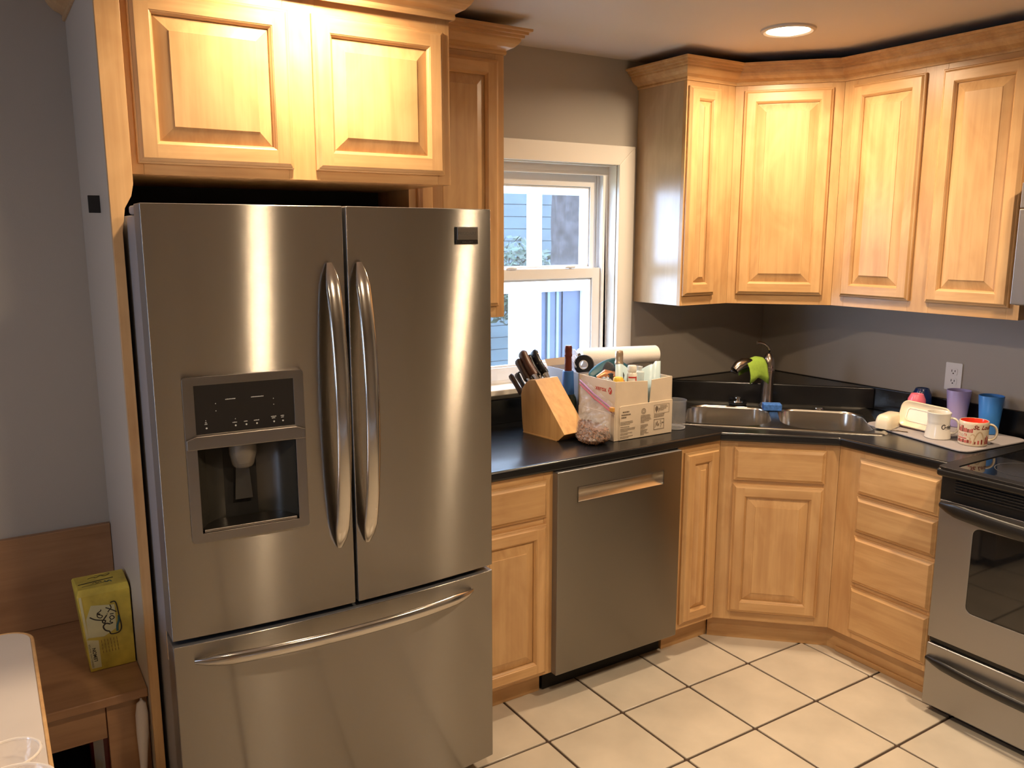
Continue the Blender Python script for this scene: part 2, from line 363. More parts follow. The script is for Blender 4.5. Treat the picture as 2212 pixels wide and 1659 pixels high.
# vinyl liner with tracks
b = MB()
for s_, xe in ((1, WX1 - .004), (-1, WX0 + .004)):
    for (w_, y0, y1) in ((.018, .052, .140), (.030, .052, .062), (.030, .093, .099), (.030, .130, .140)):
        b.box(min(xe, xe - s_ * w_), max(xe, xe - s_ * w_), y0, y1, 1.066, WZ1 - .004)
b.box(WX0, WX1, .052, .140, 1.966, WZ1 - .004); b.box(WX0, WX1, .052, .062, 1.952, WZ1 - .004); b.box(WX0, WX1, .062, .14, 1.066, 1.080)
b.build('liner', VINYL, wn, bevel=.0015, world=True)
def sash(y0, y1, z0, z1, top, bot, st):
    xa, xb = WX0 + .026, WX1 - .026
    b = MB(); b.box(xa, xa + st, y0, y1, z0, z1); b.box(xb - st, xb, y0, y1, z0, z1); b.box(xa + st, xb - st, y0, y1, z0, z0 + bot); b.box(xa + st, xb - st, y0, y1, z1 - top, z1)
    g = .008; b.box(xa + st, xa + st + g, y0 + .008, y1 - .004, z0 + bot, z1 - top); b.box(xb - st - g, xb - st, y0 + .008, y1 - .004, z0 + bot, z1 - top)
    b.box(xa + st, xb - st, y0 + .008, y1 - .004, z0 + bot, z0 + bot + g); b.box(xa + st, xb - st, y0 + .008, y1 - .004, z1 - top - g, z1 - top)
    o = b.build('sash', VINYL, wn, bevel=.002, world=True)
    MB().box(xa + st, xb - st, (y0 + y1) / 2, (y0 + y1) / 2 + .003, z0 + bot, z1 - top).build('pane', GLASSM, o, world=True)
    return o
ls = sash(.064, .092, 1.080, 1.548, .044, .055, .050)
us = sash(.100, .128, 1.520, 1.966, .062, .034, .040)
for x in (-1.497, -1.190):
    b = MB(); b.tube([(x - .028, .066, 1.553), (x - .02, .062, 1.556), (x + .02, .062, 1.556), (x + .028, .068, 1.553)], [.004, .006, .006, .003], 8)
    b.tube([(x, .072, 1.548), (x, .072, 1.555)], .010, 12); b.build('sash_lock', VINYL, ls, world=True)
# window_2 in the left wall (out of the frame, its daylight falls on the fridge side and the table)
w2 = bpy.data.objects.new('window_2', None); C.objects.link(w2); w2.location = (XL, -1.65, .95); w2['kind'] = 'structure'; MW[w2] = Matrix.Translation((XL, -1.65, .95))
b = MB()
for y in (-1.95, -1.29): b.box(XL - .1, XL - .05, y, y + .04, .95, 1.7)
for z in (.95, 1.30, 1.66): b.box(XL - .1, XL - .05, -1.95, -1.25, z, z + .04)
b.build('sash', VINYL, w2, bevel=.003, world=True)
MB().box(XL - .078, XL - .074, -1.95, -1.25, .95, 1.7).build('pane', GLASSM, w2, world=True)
b = MB(); b.box(XL, XL + .019, -2.03, -1.95, .95, 1.78); b.box(XL, XL + .019, -1.25, -1.17, .95, 1.78); b.box(XL, XL + .019, -1.95, -1.25, 1.7, 1.78); b.box(XL, XL + .06, -2.05, -1.15, .925, .95)
b.build('casing', TRIM, w2, bevel=.003, world=True)

# ------------------------------------------------------------------ outside
PW = plain('porch_white_paint', (.80, .82, .84), .5); BSID = plain('blue_grey_siding', (.042, .065, .080), .6, vary=.25, vscale=2)
LAWN = plain('lawn', (.08, .13, .05), .9, vary=.4, vscale=3)
struct(MB().box(-14, 18, .15, 30, -.9, -.8).build('ground_lawn', LAWN), 'lawn outside the window')
p = thing('porch', 'white porch frame outside the window with a solid panel below', 'porch', (.1, 2.0, -.8))
b = MB(); b.box(-2.2, 2.6, 1.94, 2.06, 1.975, 2.75); b.build('beam', PW, p, bevel=.004, world=True)
b = MB(); b.box(-2.2, 2.6, 1.95, 2.05, 1.295, 1.465); b.build('rail', PW, p, bevel=.004, world=True)
for x0, x1 in ((-.122, -.030), (.335, .48), (1.1, 1.24), (-1.1, -.96), (-2.0, -1.86)):
    MB().box(x0, x1, 1.97, 2.03, -.8, 1.975).build('post', PW, p, bevel=.004, world=True)
b = MB(); b.box(-.28, -.03, 1.98, 2.02, -.8, 1.3); b.build('side_panel', PW, p, world=True)
b = MB(); b.box(.018, 2.0, 1.96, 2.04, -.8, .80); b.build('lower_panel', PW, p, bevel=.004, world=True)
BLUP = plain('blue_porch_panel', (.022, .040, .085), .5, vary=.2, vscale=4)
for x0, x1, y in ((-.03, .040, 2.012), (.062, .115, 2.004), (.150, .175, 2.012), (.178, .335, 2.0)): MB().box(x0, x1, y, y + .02, .80, 1.296).build('blue_panel', BLUP, p, bevel=.002, world=True)
for x in (.040, .118): MB().box(x, x + .022, 1.995, 2.02, .80, 1.296).build('screen_stile', plain('pale_blue_stile', (.10, .16, .20), .5), p, bevel=.002, world=True)
h = thing('neighbor_house', 'blue-grey house with a white gable trim beyond the porch', 'house', (3, 9, -.8))
b = MB(); b.box(-2, 9, 9, 9.4, -.8, 4.5)
for k in range(26): b.box(-2, 9, 8.975, 9.0, -.8 + k * .2, -.8 + k * .2 + .185)
b.build('siding', BSID, h, world=True)
b = MB(); b.prism([(-1.4, 2.9), (2.95, 1.55), (2.95, 1.38), (-1.4, 2.4)], 8.2, 8.6, M=frame((0, 0, 0), (1, 0, 0), (0, 0, 1)) @ Matrix.Scale(-1, 4, (0, 0, 1)))
b.build('gable_trim', PW, h, world=True)
b = MB(); b.box(-1.5, 3.1, 8.5, 8.9, 1.05, 1.2); b.build('eave', PW, h, world=True)
BARK = plain('tree_bark', (.040, .036, .040), .9, vary=.55, vscale=9)
tr = MB(); rings = []
for k in range(40):
    z = -.8 + k * .14; ring = []
    for a in range(48):
        th = 2 * PI * a / 48; r = .33 + .03 * noise.noise(Vector((math.cos(th) * 6, math.sin(th) * 6, z * 1.2))) + .022 * abs(math.sin(a * 2.1 + 1.5 * math.sin(z * 2.3)))
        ring.append((2.26 + r * math.cos(th), 4.5 + r * math.sin(th), z))
    rings.append(ring)
tr.loft(rings)
tag(tr.build('tree_trunk', BARK), 'thick rough-barked tree trunk seen through the upper window sash', 'tree')
LEAF = plain('bush_leaves', (.045, .075, .050), .6, vary=.5, vscale=3)
def bush(cx, cy, cz, r, n, label):
    b = MB()
    for k in range(n):
        u = Vector((random.gauss(0, 1), random.gauss(0, 1), random.gauss(0, 1))).normalized() * r * random.uniform(.5, 1)
        c = Vector((cx, cy, cz)) + Vector((u.x, u.y, u.z * .9)); a = Vector((random.gauss(0, 1), random.gauss(0, 1), random.gauss(0, 1))).normalized(); q = a.orthogonal().normalized(); s_ = random.uniform(.04, .08)
        b.add([c - a * s_, c + q * s_ * .4, c + a * s_, c - q * s_ * .4], [(0, 1, 2, 3)])
    b.tube([(cx, cy, -.8), (cx, cy, cz)], [.05, .02], 6)
    return tag(b.build('bush', LEAF), label, 'bush')
bush(2.02, 5.6, 1.15, .60, 1800, 'leafy green bush just left of the tree trunk'); bush(.9, 6.6, .7, .8, 1500, 'low leafy bush at the far left of the window view')
# ================================================================== cabinets
def door(parent, x0, x1, z0, z1, fw=.056, y=0.0):
    """raised-panel door, front at y-.020; local x along the face, z up; frame butt-jointed"""
    W = x1 - x0; H = z1 - z0
    f3 = lambda u, v, d: (x0 + u, y - d, z0 + v)
    def ring(o, d): return [f3(o, o, d), f3(W - o, o, d), f3(W - o, H - o, d), f3(o, H - o, d)]
    b = MB()
    def strips(prof, sm=False):
        for (o0, d0), (o1, d1) in zip(prof, prof[1:]):
            A, B = ring(o0, d0), ring(o1, d1)
            for k in range(4): j = (k + 1) % 4; b.add([A[k], A[j], B[j], B[k]], [(0, 1, 2, 3)], (1, 0, 1, 0)[k], sm)
    strips([(0, 0), (0, .009), (.0035, .0125), (.0055, .0125), (.012, .0192), (.0135, .020)])
    a = .0135; c = fw - .009
    b.add([f3(a, a, .02), f3(c, a, .02), f3(c, c, .02), f3(c, H - c, .02), f3(c, H - a, .02), f3(a, H - a, .02)], [(0, 1, 2, 3, 4, 5)], 0)
    b.add([f3(W - c, a, .02), f3(W - a, a, .02), f3(W - a, H - a, .02), f3(W - c, H - a, .02), f3(W - c, H - c, .02), f3(W - c, c, .02)], [(0, 1, 2, 3, 4, 5)], 0)
    b.add([f3(c, a, .02), f3(W - c, a, .02), f3(W - c, c, .02), f3(c, c, .02)], [(0, 1, 2, 3)], 1)
    b.add([f3(c, H - c, .02), f3(W - c, H - c, .02), f3(W - c, H - a, .02), f3(c, H - a, .02)], [(0, 1, 2, 3)], 1)
    strips([(c, .020), (c + .001, .0185), (c + .003, .0175), (c + .0035, .016), (fw - .001, .011), (fw, .0065)])
    o = b.build('door', [WV, WH], parent)
    p = MB(); bw = min(.036, (W - 2 * fw) * .33)
    def st2(prof):
        for (o0, d0), (o1, d1) in zip(prof, prof[1:]):
            A, B = ring(o0, d0), ring(o1, d1)
            for k in range(4): j = (k + 1) % 4; p.add([A[k], A[j], B[j], B[k]], [(0, 1, 2, 3)])
    st2([(fw - .004, .0015), (fw, .0055), (fw + .0025, .0060), (fw + bw - .0008, .0172), (fw + bw, .0190)])
    p.add(ring(fw + bw, .0190), [(0, 1, 2, 3)])
    p.build('panel', WV, o)
    return o
def drawer(parent, x0, x1, z0, z1, y=0.0):
    W = x1 - x0; H = z1 - z0; b = MB()
    f3 = lambda u, v, d: (x0 + u, y - d, z0 + v)
    ring = lambda o, d: [f3(o, o, d), f3(W - o, o, d), f3(W - o, H - o, d), f3(o, H - o, d)]
    prof = [(0, 0), (0, .008), (.003, .0115), (.005, .0115), (.014, .0192), (.0155, .020)]
    for (o0, d0), (o1, d1) in zip(prof, prof[1:]):
        A, B = ring(o0, d0), ring(o1, d1)
        for k in range(4): j = (k + 1) % 4; b.add([A[k], A[j], B[j], B[k]], [(0, 1, 2, 3)])
    b.add(ring(.0155, .020), [(0, 1, 2, 3)])
    return b.build('drawer', WH, parent)
def face_frame(parent, W, z0, z1, stiles, rails):
    b = MB()
    for a, c in stiles: b.box(a, c, 0, .019, z0, z1, 0)
    for a, c, u, v in rails: b.box(a, c, 0.0002, .019, u, v, 1)
    return b.build('face_frame', [WV, WH], parent, bevel=.0006, seg=1)
def cabinet(label, origin, rot, W, z0, z1, D, stiles, rails, doors=(), drawers=(), body=None, group=None, side=None, toe=None, bz=None):
    t = thing('kitchen_cabinet', label, 'cabinet', (origin[0], origin[1], 0), rot, group)
    face_frame(t, W, z0, z1, stiles, rails)
    if body is None: MB().box(0.0005, W - .0005, .019, D, z0, bz or z1).build('body', side or WV, t, bevel=.0006, seg=1)
    else: MB().prism(body, z0, bz or z1).build('body', WV, t, world=True)
    for d in doors: door(t, *d)
    for d in drawers: drawer(t, *d)
    if toe: toe(t)
    return t
UZ0, UZ1 = 1.395, 2.335
DZ = (1.437, 2.297)
FU = -.3025
UG = 'maple wall cabinets of the corner run'
# narrow end cabinet by the window
cabinet('narrow maple wall cabinet beside the window, end panel catching daylight', (-.880, FU), 0, .283, UZ0, UZ1, .3015,
        [(0, .018), (.180, .283)], [(.018, .180, UZ0, UZ0 + .05), (.018, .180, UZ1 - .05, UZ1)], doors=[(.007, .190) + DZ], side=WSIDE, group=UG)
# diagonal corner wall cabinet
A, B = Vector((-.597, FU)), Vector((-.3025, -.626)); L = (B - A).length; rd = math.atan2(B.y - A.y, B.x - A.x)
n_in = Vector((-math.sin(rd), math.cos(rd)))
a1, b1 = A + n_in * .019, B + n_in * .019
cabinet('diagonal corner maple wall cabinet with one wide door above the sink', A, rd, L, UZ0, UZ1, 0,
        [(0, .048), (L - .048, L)], [(.048, L - .048, UZ0, UZ0 + .05), (.048, L - .048, UZ1 - .05, UZ1)], doors=[(.038, .397) + DZ],
        body=[(a1.x, a1.y), (b1.x, b1.y), (-.001, -.6255), (-.001, -.001), (-.5965, -.001)], group=UG)
# right wall double-door cabinet
cabinet('two-door maple wall cabinet to the left of the microwave', (FU, -.6265), -PI / 2, .7785, UZ0, UZ1, .3015,
        [(0, .06), (.352, .440), (.734, .7785)], [(.06, .352, UZ0, UZ0 + .05), (.06, .352, UZ1 - .05, UZ1), (.44, .734, UZ0, UZ0 + .05), (.44, .734, UZ1 - .05, UZ1)],
        doors=[(.046, .362) + DZ, (.429, .746) + DZ], group=UG)
cabinet('short maple wall cabinet directly above the microwave', (FU, -1.4055), -PI / 2, .76, 1.875, UZ1, .3015,
        [(0, .04), (.36, .40), (.72, .76)], [(.04, .36, 1.875, 1.92), (.04, .36, UZ1 - .05, UZ1), (.40, .72, 1.875, 1.92), (.40, .72, UZ1 - .05, UZ1)],
        doors=[(.03, .373, 1.90, 2.297), (.387, .73, 1.90, 2.297)])
# tall wall cabinet between fridge and window
cabinet('maple wall cabinet between the fridge cabinet and the window', (-2.145, FU), 0, .380, UZ0, UZ1, .3015,
        [(0, .045), (.345, .380)], [(.045, .345, UZ0, UZ0 + .05), (.045, .345, UZ1 - .05, UZ1)], doors=[(.03, .352) + DZ])
# cabinet over the fridge
fc = cabinet('two-door maple cabinet over the fridge, glaring under the ceiling light', (-3.055, -.610), 0, .905, 1.845, UZ1, .609,
        [(0, .030), (.402, .490), (.862, .905)], [(.03, .402, 1.845, 1.89), (.03, .402, UZ1 - .06, UZ1), (.49, .862, 1.845, 1.89), (.49, .862, UZ1 - .06, UZ1)],
        doors=[(.016, .414, 1.872, 2.285), (.478, .880, 1.872, 2.285)])
# tall fridge end panel: painted side, maple front edge
t = thing('fridge_end_panel', 'tall white-painted end panel with maple front edge left of the fridge', 'panel', (-3.1, -.3, 0))
MB().box(-3.112, -3.0905, -.609, -.0005, 0, 2.40).build('side_board', PANELW, t, bevel=.001, world=True)
poly = [(-3.112, 0), (-3.088, 0), (-3.088, 1.70), (-3.079, 1.76), (-3.062, 1.79), (-3.0555, 1.82), (-3.0555, 2.40), (-3.112, 2.40)]
MB().prism(poly, 0, .018, M=frame((0, -.610, 0), (1, 0, 0), (0, 0, 1))).build('front_edge', WV, t, bevel=.001, world=True)
o = MB().box(-3.140, -3.1121, -.445, -.435, 1.752, 1.797).build('dark_tab', BLKM, t, bevel=.0008, world=True); o['label'] = 'small black rectangular tab'
# back and side of the fridge niche
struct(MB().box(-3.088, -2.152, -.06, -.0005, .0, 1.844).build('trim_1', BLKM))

# crowns
CP = [(0, 2.318), (.005, 2.318), (.0075, 2.324), (.006, 2.331), (.012, 2.335), (.026, 2.341), (.038, 2.352), (.044, 2.362), (.0445, 2.369), (.053, 2.3705), (.054, 2.379), (.063, 2.3805), (.064, 2.389), (.074, 2.3905), (.075, 2.394), (.075, 2.399), (0, 2.399)]
def crown(path, label, prof=CP, k=1.0, zt=0.0):
    """sweep the profile along 2-D path (outward = right-hand side of travel), mitred"""
    P = [Vector(p) for p in path]; rings = []
    for i, p in enumerate(P):
        ds = []
        if i > 0: ds.append((P[i] - P[i - 1]).normalized())
        if i < len(P) - 1: ds.append((P[i + 1] - P[i]).normalized())
        ns = [Vector((d.y, -d.x)) for d in ds]
        if len(ns) == 2: m = (ns[0] + ns[1]).normalized(); m = m / max(.2, m.dot(ns[0]))
        else: m = ns[0]
        rings.append([(p.x + m.x * o * k, p.y + m.y * o * k, z + zt * (z - 2.318)) for o, z in prof])
    b = MB(); b.loft(rings, True, True, 0, False)
    return tag(b.build('crown_molding', WH), label, 'crown molding')
fu = FU - .0003
crown([(-.8805, -.002), (-.8805, fu), (-.597, fu), (-.3028, -.626), (-.3028, -2.165)], 'stepped maple crown molding along the corner wall cabinets')
crown([(-2.1445, fu), (-1.7645, fu), (-1.7645, -.002)], 'short stepped maple crown molding beside the window, under the ceiling')
crown([(-3.1125, -.002), (-3.1125, -.629), (-2.1495, -.629), (-2.1495, -.002)], 'maple crown molding above the fridge cabinet', k=1.1, zt=.2)

# base cabinets
BZ0, BZ1 = .105, .875
BG = 'maple base cabinets under the black counter'
fy = -.61
def toe_kick(x0, x1, y):
    def f(t): MB().box(x0, x1, y, y + .018, 0, .105).build('toe_kick', WH, t, bevel=.0006)
    return f
cabinet('maple base cabinet between the fridge and the dishwasher', (-2.150, fy), 0, .395, BZ0, BZ1, .6095, [(0, .045), (.355, .395)],
        [(.045, .355, BZ0, .14), (.045, .355, .68, .72), (.045, .355, .84, BZ1)], doors=[(.030, .364, .118, .689)], drawers=[(.030, .364, .712, .848)], toe=toe_kick(0, .39, .07), group=BG)
cabinet('narrow maple base cabinet right of the dishwasher', (-1.158, fy), 0, .236, BZ0, BZ1, .6095, [(0, .035), (.200, .236)],
        [(.035, .2, BZ0, .14), (.035, .2, .84, BZ1)], doors=[(.033, .221, .128, .850)], toe=toe_kick(.002, .262, .06), group=BG, bz=.70)
A2, B2 = Vector((-.9215, fy)), Vector((-.590, -.9285)); L2 = (B2 - A2).length; rd2 = math.atan2(B2.y - A2.y, B2.x - A2.x); n2 = Vector((-math.sin(rd2), math.cos(rd2)))
a2, b2 = A2 + n2 * .0195, B2 + n2 * .0195
def toe_diag(t): MB().box(-.020, L2 + .018, .050, .068, 0, .104).build('toe_kick', WH, t, bevel=.0006)
cabinet('diagonal corner maple sink base with one false drawer and one door', A2, rd2, L2, BZ0, BZ1, 0, [(0, .07), (L2 - .055, L2)],
        [(.07, L2 - .055, BZ0, .16), (.07, L2 - .055, .69, .73), (.07, L2 - .055, .84, BZ1)], doors=[(.056, .409, .145, .698)], drawers=[(.056, .409, .714, .851)],
        body=[(a2.x, a2.y), (b2.x, b2.y), (-.001, -.928), (-.001, -.001), (-.921, -.001)], toe=toe_diag, group=BG, bz=.70)
cabinet('maple base cabinet with a stack of four drawers left of the stove', (-.590, -.929), -PI / 2, .440, BZ0, BZ1, .589, [(0, .110), (.408, .440)],
        [(.11, .408, BZ0, .15), (.11, .408, .315, .355), (.11, .408, .525, .56), (.11, .408, .685, .715), (.11, .408, .835, BZ1)],
        drawers=[(.095, .425, .706, .847), (.095, .425, .552, .693), (.095, .425, .343, .534), (.095, .425, .135, .325)], toe=toe_kick(-.045, .438, .042), group=BG, bz=.70)
# shoe strip at the drawer base toe
struct(MB().box(-.556, -.549, -1.367, -.945, 0, .022).build('trim_2', WD, bevel=.002))

# ================================================================== counter
ct = thing('countertop', 'black laminate countertop running from the fridge round the corner to the stove', 'countertop', (-.9, -.4, .876))
CT = .9135
out = [(-2.150, -.0005), (-2.150, -.630), (-.9386, -.630), (-.614, -.9386), (-.614, -1.3835), (-.0005, -1.3835), (-.0005, -.0005)]
SO = Vector((-1.001, -.412)); SU = Vector((.686, -.7276)).normalized(); SV = Vector((.7276, .686)).normalized()
SW, SDp = .844, .535
s2 = lambda u, v: (SO.x + SU.x * u + SV.x * v, SO.y + SU.y * u + SV.y * v)
hole = [s2(u, v) for u, v in rrect(.015, SW - .015, .015, SDp - .06, .04)]
b = MB(); tess(b, [out, hole], lambda p: (p.x, p.y, CT)); tess(b, [out, hole], lambda p: (p.x, p.y, .8765))
for lp in (out, hole):
    n = len(lp)
    for i in range(n): j = (i + 1) % n; b.add([(*lp[i], .8765), (*lp[j], .8765), (*lp[j], CT), (*lp[i], CT)], [(0, 1, 2, 3)])
b.build('top_slab', BLAM, ct, bevel=.011, seg=4, world=True)
b = MB(); b.box(-2.150, -.0006, -.020, -.0006, CT, 1.016); b.build('backsplash', BLAM, ct, bevel=.005, seg=3, world=True)
b = MB(); b.box(-.020, -.0006, -1.3835, -.021, CT, 1.016); b.build('backsplash', BLAM, ct, bevel=.005, seg=3, world=True)
b = MB(); b.prism([(-.0205, -.0205), (-.652, -.0205), (-.0205, -.685)], CT, 1.013); b.build('corner_ledge', BLAM, ct, bevel=.008, seg=4, world=True)

# ================================================================== sink
sk = thing('kitchen_sink', 'double-bowl stainless steel sink set diagonally in the corner', 'sink', (*s2(.42, .27), CT))
b = MB(); Z = CT
s3 = lambda p, z: (*s2(p[0], p[1]), z)
R0 = rrect(0, SW, 0, SDp, .028); prof = [(0, .0003), (.001, .0035), (.006, .0055), (.012, .005), (.020, .002)]
rings = []
for d, z in prof: rings.append([s3(p, Z + z) for p in rrect(d, SW - d, d, SDp - d, max(.028 - d * .5, .006))])
b.loft(rings, True, False)
inner = rrect(.020, SW - .020, .020, SDp - .020, .018)
def bowl_outline(x0, x1, y0, y1, r, big=None):
    o = []
    rs = {0: r, 1: r, 2: r, 3: r}
    if big: rs.update(big)
    for k, (sx, sy, a) in enumerate(((1, 1, 0), (-1, 1, 90), (-1, -1, 180), (1, -1, 270))):
        rr = rs[k]; cx = (x1 - rr) if sx > 0 else (x0 + rr); cy = (y1 - rr) if sy > 0 else (y0 + rr)
        for q in range(11): t = math.radians(a + 9 * q); o.append((cx + rr * math.cos(t), cy + rr * math.sin(t)))
    return o
bl = bowl_outline(.045, .405, .034, .430, .075, {3: .14, 1: .09}); br = bowl_outline(.440, .800, .034, .430, .075, {2: .14, 0: .09})
tess(b, [inner, bl, br], lambda p: s3((p.x, p.y), Z + .002), 0, True)
b.build('rim', SSS, sk, world=True)
for bo in (bl, br):
    cx = sum(p[0] for p in bo) / len(bo); cy = sum(p[1] for p in bo) / len(bo)
    def sc_(o, k): return [(cx + (p[0] - cx) * k, cy + (p[1] - cy) * k) for p in o]
    b = MB(); rings = [[s3(p, Z + z) for p in sc_(bo, k)] for k, z in ((1, .002), (.985, -.001), (.975, -.008), (.955, -.150), (.93, -.172), (.86, -.184), (.5, -.188), (.15, -.190))]
    b.loft(rings, True, False); b.f.append(list(range(len(b.v) - len(bo), len(b.v)))); b.m.append(0); b.s.append(True); o = b.build('bowl', SSS, sk, world=True)
    c = s3((cx, cy), Z - .1885); d = MB(); d.lathe([(0, -.002), (.028, -.001), (.034, .002), (.044, .003), (.045, .0)], c, 24); d.build('drain', CHR, o, world=True)
# accessory hole cap on the deck
b = MB(); c = s3((.63, .482), Z + .002); b.lathe([(.024, 0), (.023, .004), (.012, .007), (0, .008)], c, 24); b.build('hole_cap', CHR, sk, world=True)
# sink stopper / strainer
c = s3((.270, .475), Z + .003); t = thing('sink_strainer', 'black rubber sink strainer with chrome knob on the back edge of the sink', 'strainer', c)
b = MB(); b.lathe([(.0, 0), (.036, .0), (.041, .005), (.040, .010), (.030, .013), (0, .013)], (0, 0, 0), 28); b.build('rubber_flange', BLK, t)
b = MB(); b.lathe([(.026, .013), (.024, .018), (.011, .019), (.009, .028), (.015, .031), (.016, .036), (.008, .039), (0, .039)], (0, 0, 0), 24); b.build('knob', CHR, t)
# faucet
fb = Vector((-.372, -.366, Z + .003)); fa = thing('kitchen_faucet', 'brushed nickel single-handle faucet at the back of the corner sink', 'faucet', fb)
b = MB(); b.lathe([(.034, 0), (.034, .006), (.030, .011), (.0275, .02), (.0265, .06), (.0265, .10), (.0275, .13), (.029, .150), (.0295, .158), (.029, .1585), (.0295, .162), (.0295, .17), (.028, .176), (.0285, .180), (.0275, .20), (.023, .222), (.015, .236), (.0105, .243), (0, .246)], (0, 0, 0), 32); b.build('body', NICK, fa)
sd = Vector((-.945, .10, 0)).normalized()
b = MB(); pts = [Vector((0, 0, .145)) + sd * .0, Vector((0, 0, .168)) + sd * .035, Vector((0, 0, .192)) + sd * .075, Vector((0, 0, .206)) + sd * .115, Vector((0, 0, .207)) + sd * .150, Vector((0, 0, .196)) + sd * .180, Vector((0, 0, .178)) + sd * .200]
b.tube(pts, [.019, .019, .020, .022, .0235, .023, .019], 18); b.build('spout', NICK, fa)
b = MB(); b.tube([Vector((0, 0, .172)) + sd * .2035, Vector((0, 0, .168)) + sd * .2055], [.0165, .0155], 16); b.build('spray_face', BLK, fa)
b = MB(); hd = Vector((-.75, .25, 0)).normalized()
b.tube([Vector((0, 0, .236)), Vector((0, 0, .258)) - hd * .003, Vector((0, 0, .276)) + hd * .008, Vector((0, 0, .289)) + hd * .028, Vector((0, 0, .294)) + hd * .048, Vector((0, 0, .293)) + hd * .062], [.0125, .0085, .0065, .006, .0065, .0075], 12); b.build('lever_handle', NICK, fa)
# green cloth over the spout
GRN = plain('lime_green_cloth', (.26, .40, .045), .9, vary=.12, vscale=60, bump=.6, bscale=260)
b = MB(); sp0 = fb + sd * .105 + Vector((0, 0, .212)); perp = Vector((sd.y, -sd.x, 0)) * -1     # perp points away from camera roughly
if perp.y < 0: perp = -perp
rows = []; prof = [(-.047, -.060), (-.046, -.045), (-.042, -.028), (-.035, -.010), (-.022, .010), (-.006, .019), (.010, .018), (.024, .004), (.030, -.018), (.034, -.035), (.036, -.052)]
for i, (q, z) in enumerate(prof):
    row = []
    for k in range(13):
        u = (k / 12 - .5) * .105; wob = .006 * math.sin(u * 70 + i * .8)
        zz = z - (.55 * abs(u + .015) if i < 3 else 0) * (1 if i == 0 else .5)
        row.append(sp0 + sd * (-u - .012) + perp * (q + wob * (abs(i - 5) / 5)) + Vector((0, 0, zz - .22 * abs(u - .02) + .002)))
    rows.append(row)
for i in range(len(rows) - 1):
    for k in range(12): b.add([rows[i][k], rows[i][k + 1], rows[i + 1][k + 1], rows[i + 1][k]], [(0, 1, 2, 3)], 0, True)
tag(b.build('dish_cloth', GRN, solid=.003), 'lime green dishcloth draped over the faucet spout', 'cloth')
# blue sponge
c = s3((.418, .385), Z + .003); fr = Matrix.Translation(c) @ Matrix.Rotation(math.atan2(SU.y, SU.x) + .10, 4, 'Z')
b = MB(); b.prism([(-.040, -.028), (.040, -.028), (.040, .028), (-.040, .028)], 0, .030, M=fr)
SPB = plain('blue_sponge_foam', (.055, .17, .50), .9, vary=.3, vscale=90, bump=1.0, bscale=300)
tag(b.build('sponge', SPB, bevel=.004, seg=3), 'blue sponge on the sink divider in front of the faucet', 'sponge')
# ================================================================== fridge
fr = thing('refrigerator', 'stainless steel french-door refrigerator with ice and water dispenser and bottom freezer', 'refrigerator', (-2.62, -.45, 0))
XC = -2.621; XA, XB = -3.083, -2.159
def fyd(x): return -.862 - .028 * (1 - ((x - XC) / .462) ** 2)
MB().box(-3.076, -2.166, -.10 - .0, -.775, .03, 1.742).build('case', CASE, fr, bevel=.006, seg=3, world=True)
def curved_slab(x0, x1, z0, z1, yb, hole=None, n=14):
    """door slab whose front follows fyd; hole=(x0,x1,z0,z1) leaves an opening through the skin"""
    xs = [x0 + (x1 - x0) * k / n for k in range(n + 1)]; zs = [z0, z1]
    if hole: xs = sorted(set([x for x in xs if not (hole[0] - .01 < x < hole[0] + .01 or hole[1] - .01 < x < hole[1] + .01)] + [hole[0], hole[1]])); zs = [z0, hole[2], hole[3], z1]
    b = MB(); e = .006
    # ease the vertical edges: pull first / last column back
    def fr_(x):
        y = fyd(x)
        return y
    for i in range(len(xs) - 1):
        for k in range(len(zs) - 1):
            if hole and xs[i] >= hole[0] - 1e-6 and xs[i + 1] <= hole[1] + 1e-6 and k == 1: continue
            b.add([(xs[i], fr_(xs[i]), zs[k]), (xs[i + 1], fr_(xs[i + 1]), zs[k]), (xs[i + 1], fr_(xs[i + 1]), zs[k + 1]), (xs[i], fr_(xs[i]), zs[k + 1])], [(0, 1, 2, 3)], 0, True)
    for i in range(len(xs) - 1):
        for z in (z0, z1): b.add([(xs[i], fr_(xs[i]), z), (xs[i + 1], fr_(xs[i + 1]), z), (xs[i + 1], yb, z), (xs[i], yb, z)], [(0, 1, 2, 3)], 1)
    for x in (x0, x1):
        for k in range(len(zs) - 1): b.add([(x, fr_(x), zs[k]), (x, fr_(x), zs[k + 1]), (x, yb, zs[k + 1]), (x, yb, zs[k])], [(0, 1, 2, 3)], 1)
    b.add([(x0, yb, z0), (x1, yb, z0), (x1, yb, z1), (x0, yb, z1)], [(0, 1, 2, 3)], 1)
    if hole:
        for x in (hole[0], hole[1]): b.add([(x, fr_(x), hole[2]), (x, fr_(x), hole[3]), (x, fr_(x) + .03, hole[3]), (x, fr_(x) + .03, hole[2])], [(0, 1, 2, 3)], 1)
        for z in (hole[2], hole[3]): b.add([(hole[0], fr_(hole[0]), z), (hole[1], fr_(hole[1]), z), (hole[1], fr_(hole[1]) + .03, z), (hole[0], fr_(hole[0]) + .03, z)], [(0, 1, 2, 3)], 1)
    return b
EDGE = plain('door_edge_grey', (.26, .26, .27), .35, metal=.6)
GAP = -2.6085
hl = (-3.016, -2.741, .951, 1.358)
dl = curved_slab(XA, GAP - .004, .702, 1.766, -.785, hl).build('door', [SSF, EDGE], fr, bevel=.003, world=True, ang=60)
dr = curved_slab(GAP + .004, XB, .702, 1.766, -.785).build('door', [SSF, EDGE], fr, bevel=.003, world=True, ang=60)
dw_ = curved_slab(XA, XB, .060, .686, -.785).build('freezer_drawer', [SSF, EDGE], fr, bevel=.003, world=True, ang=60)
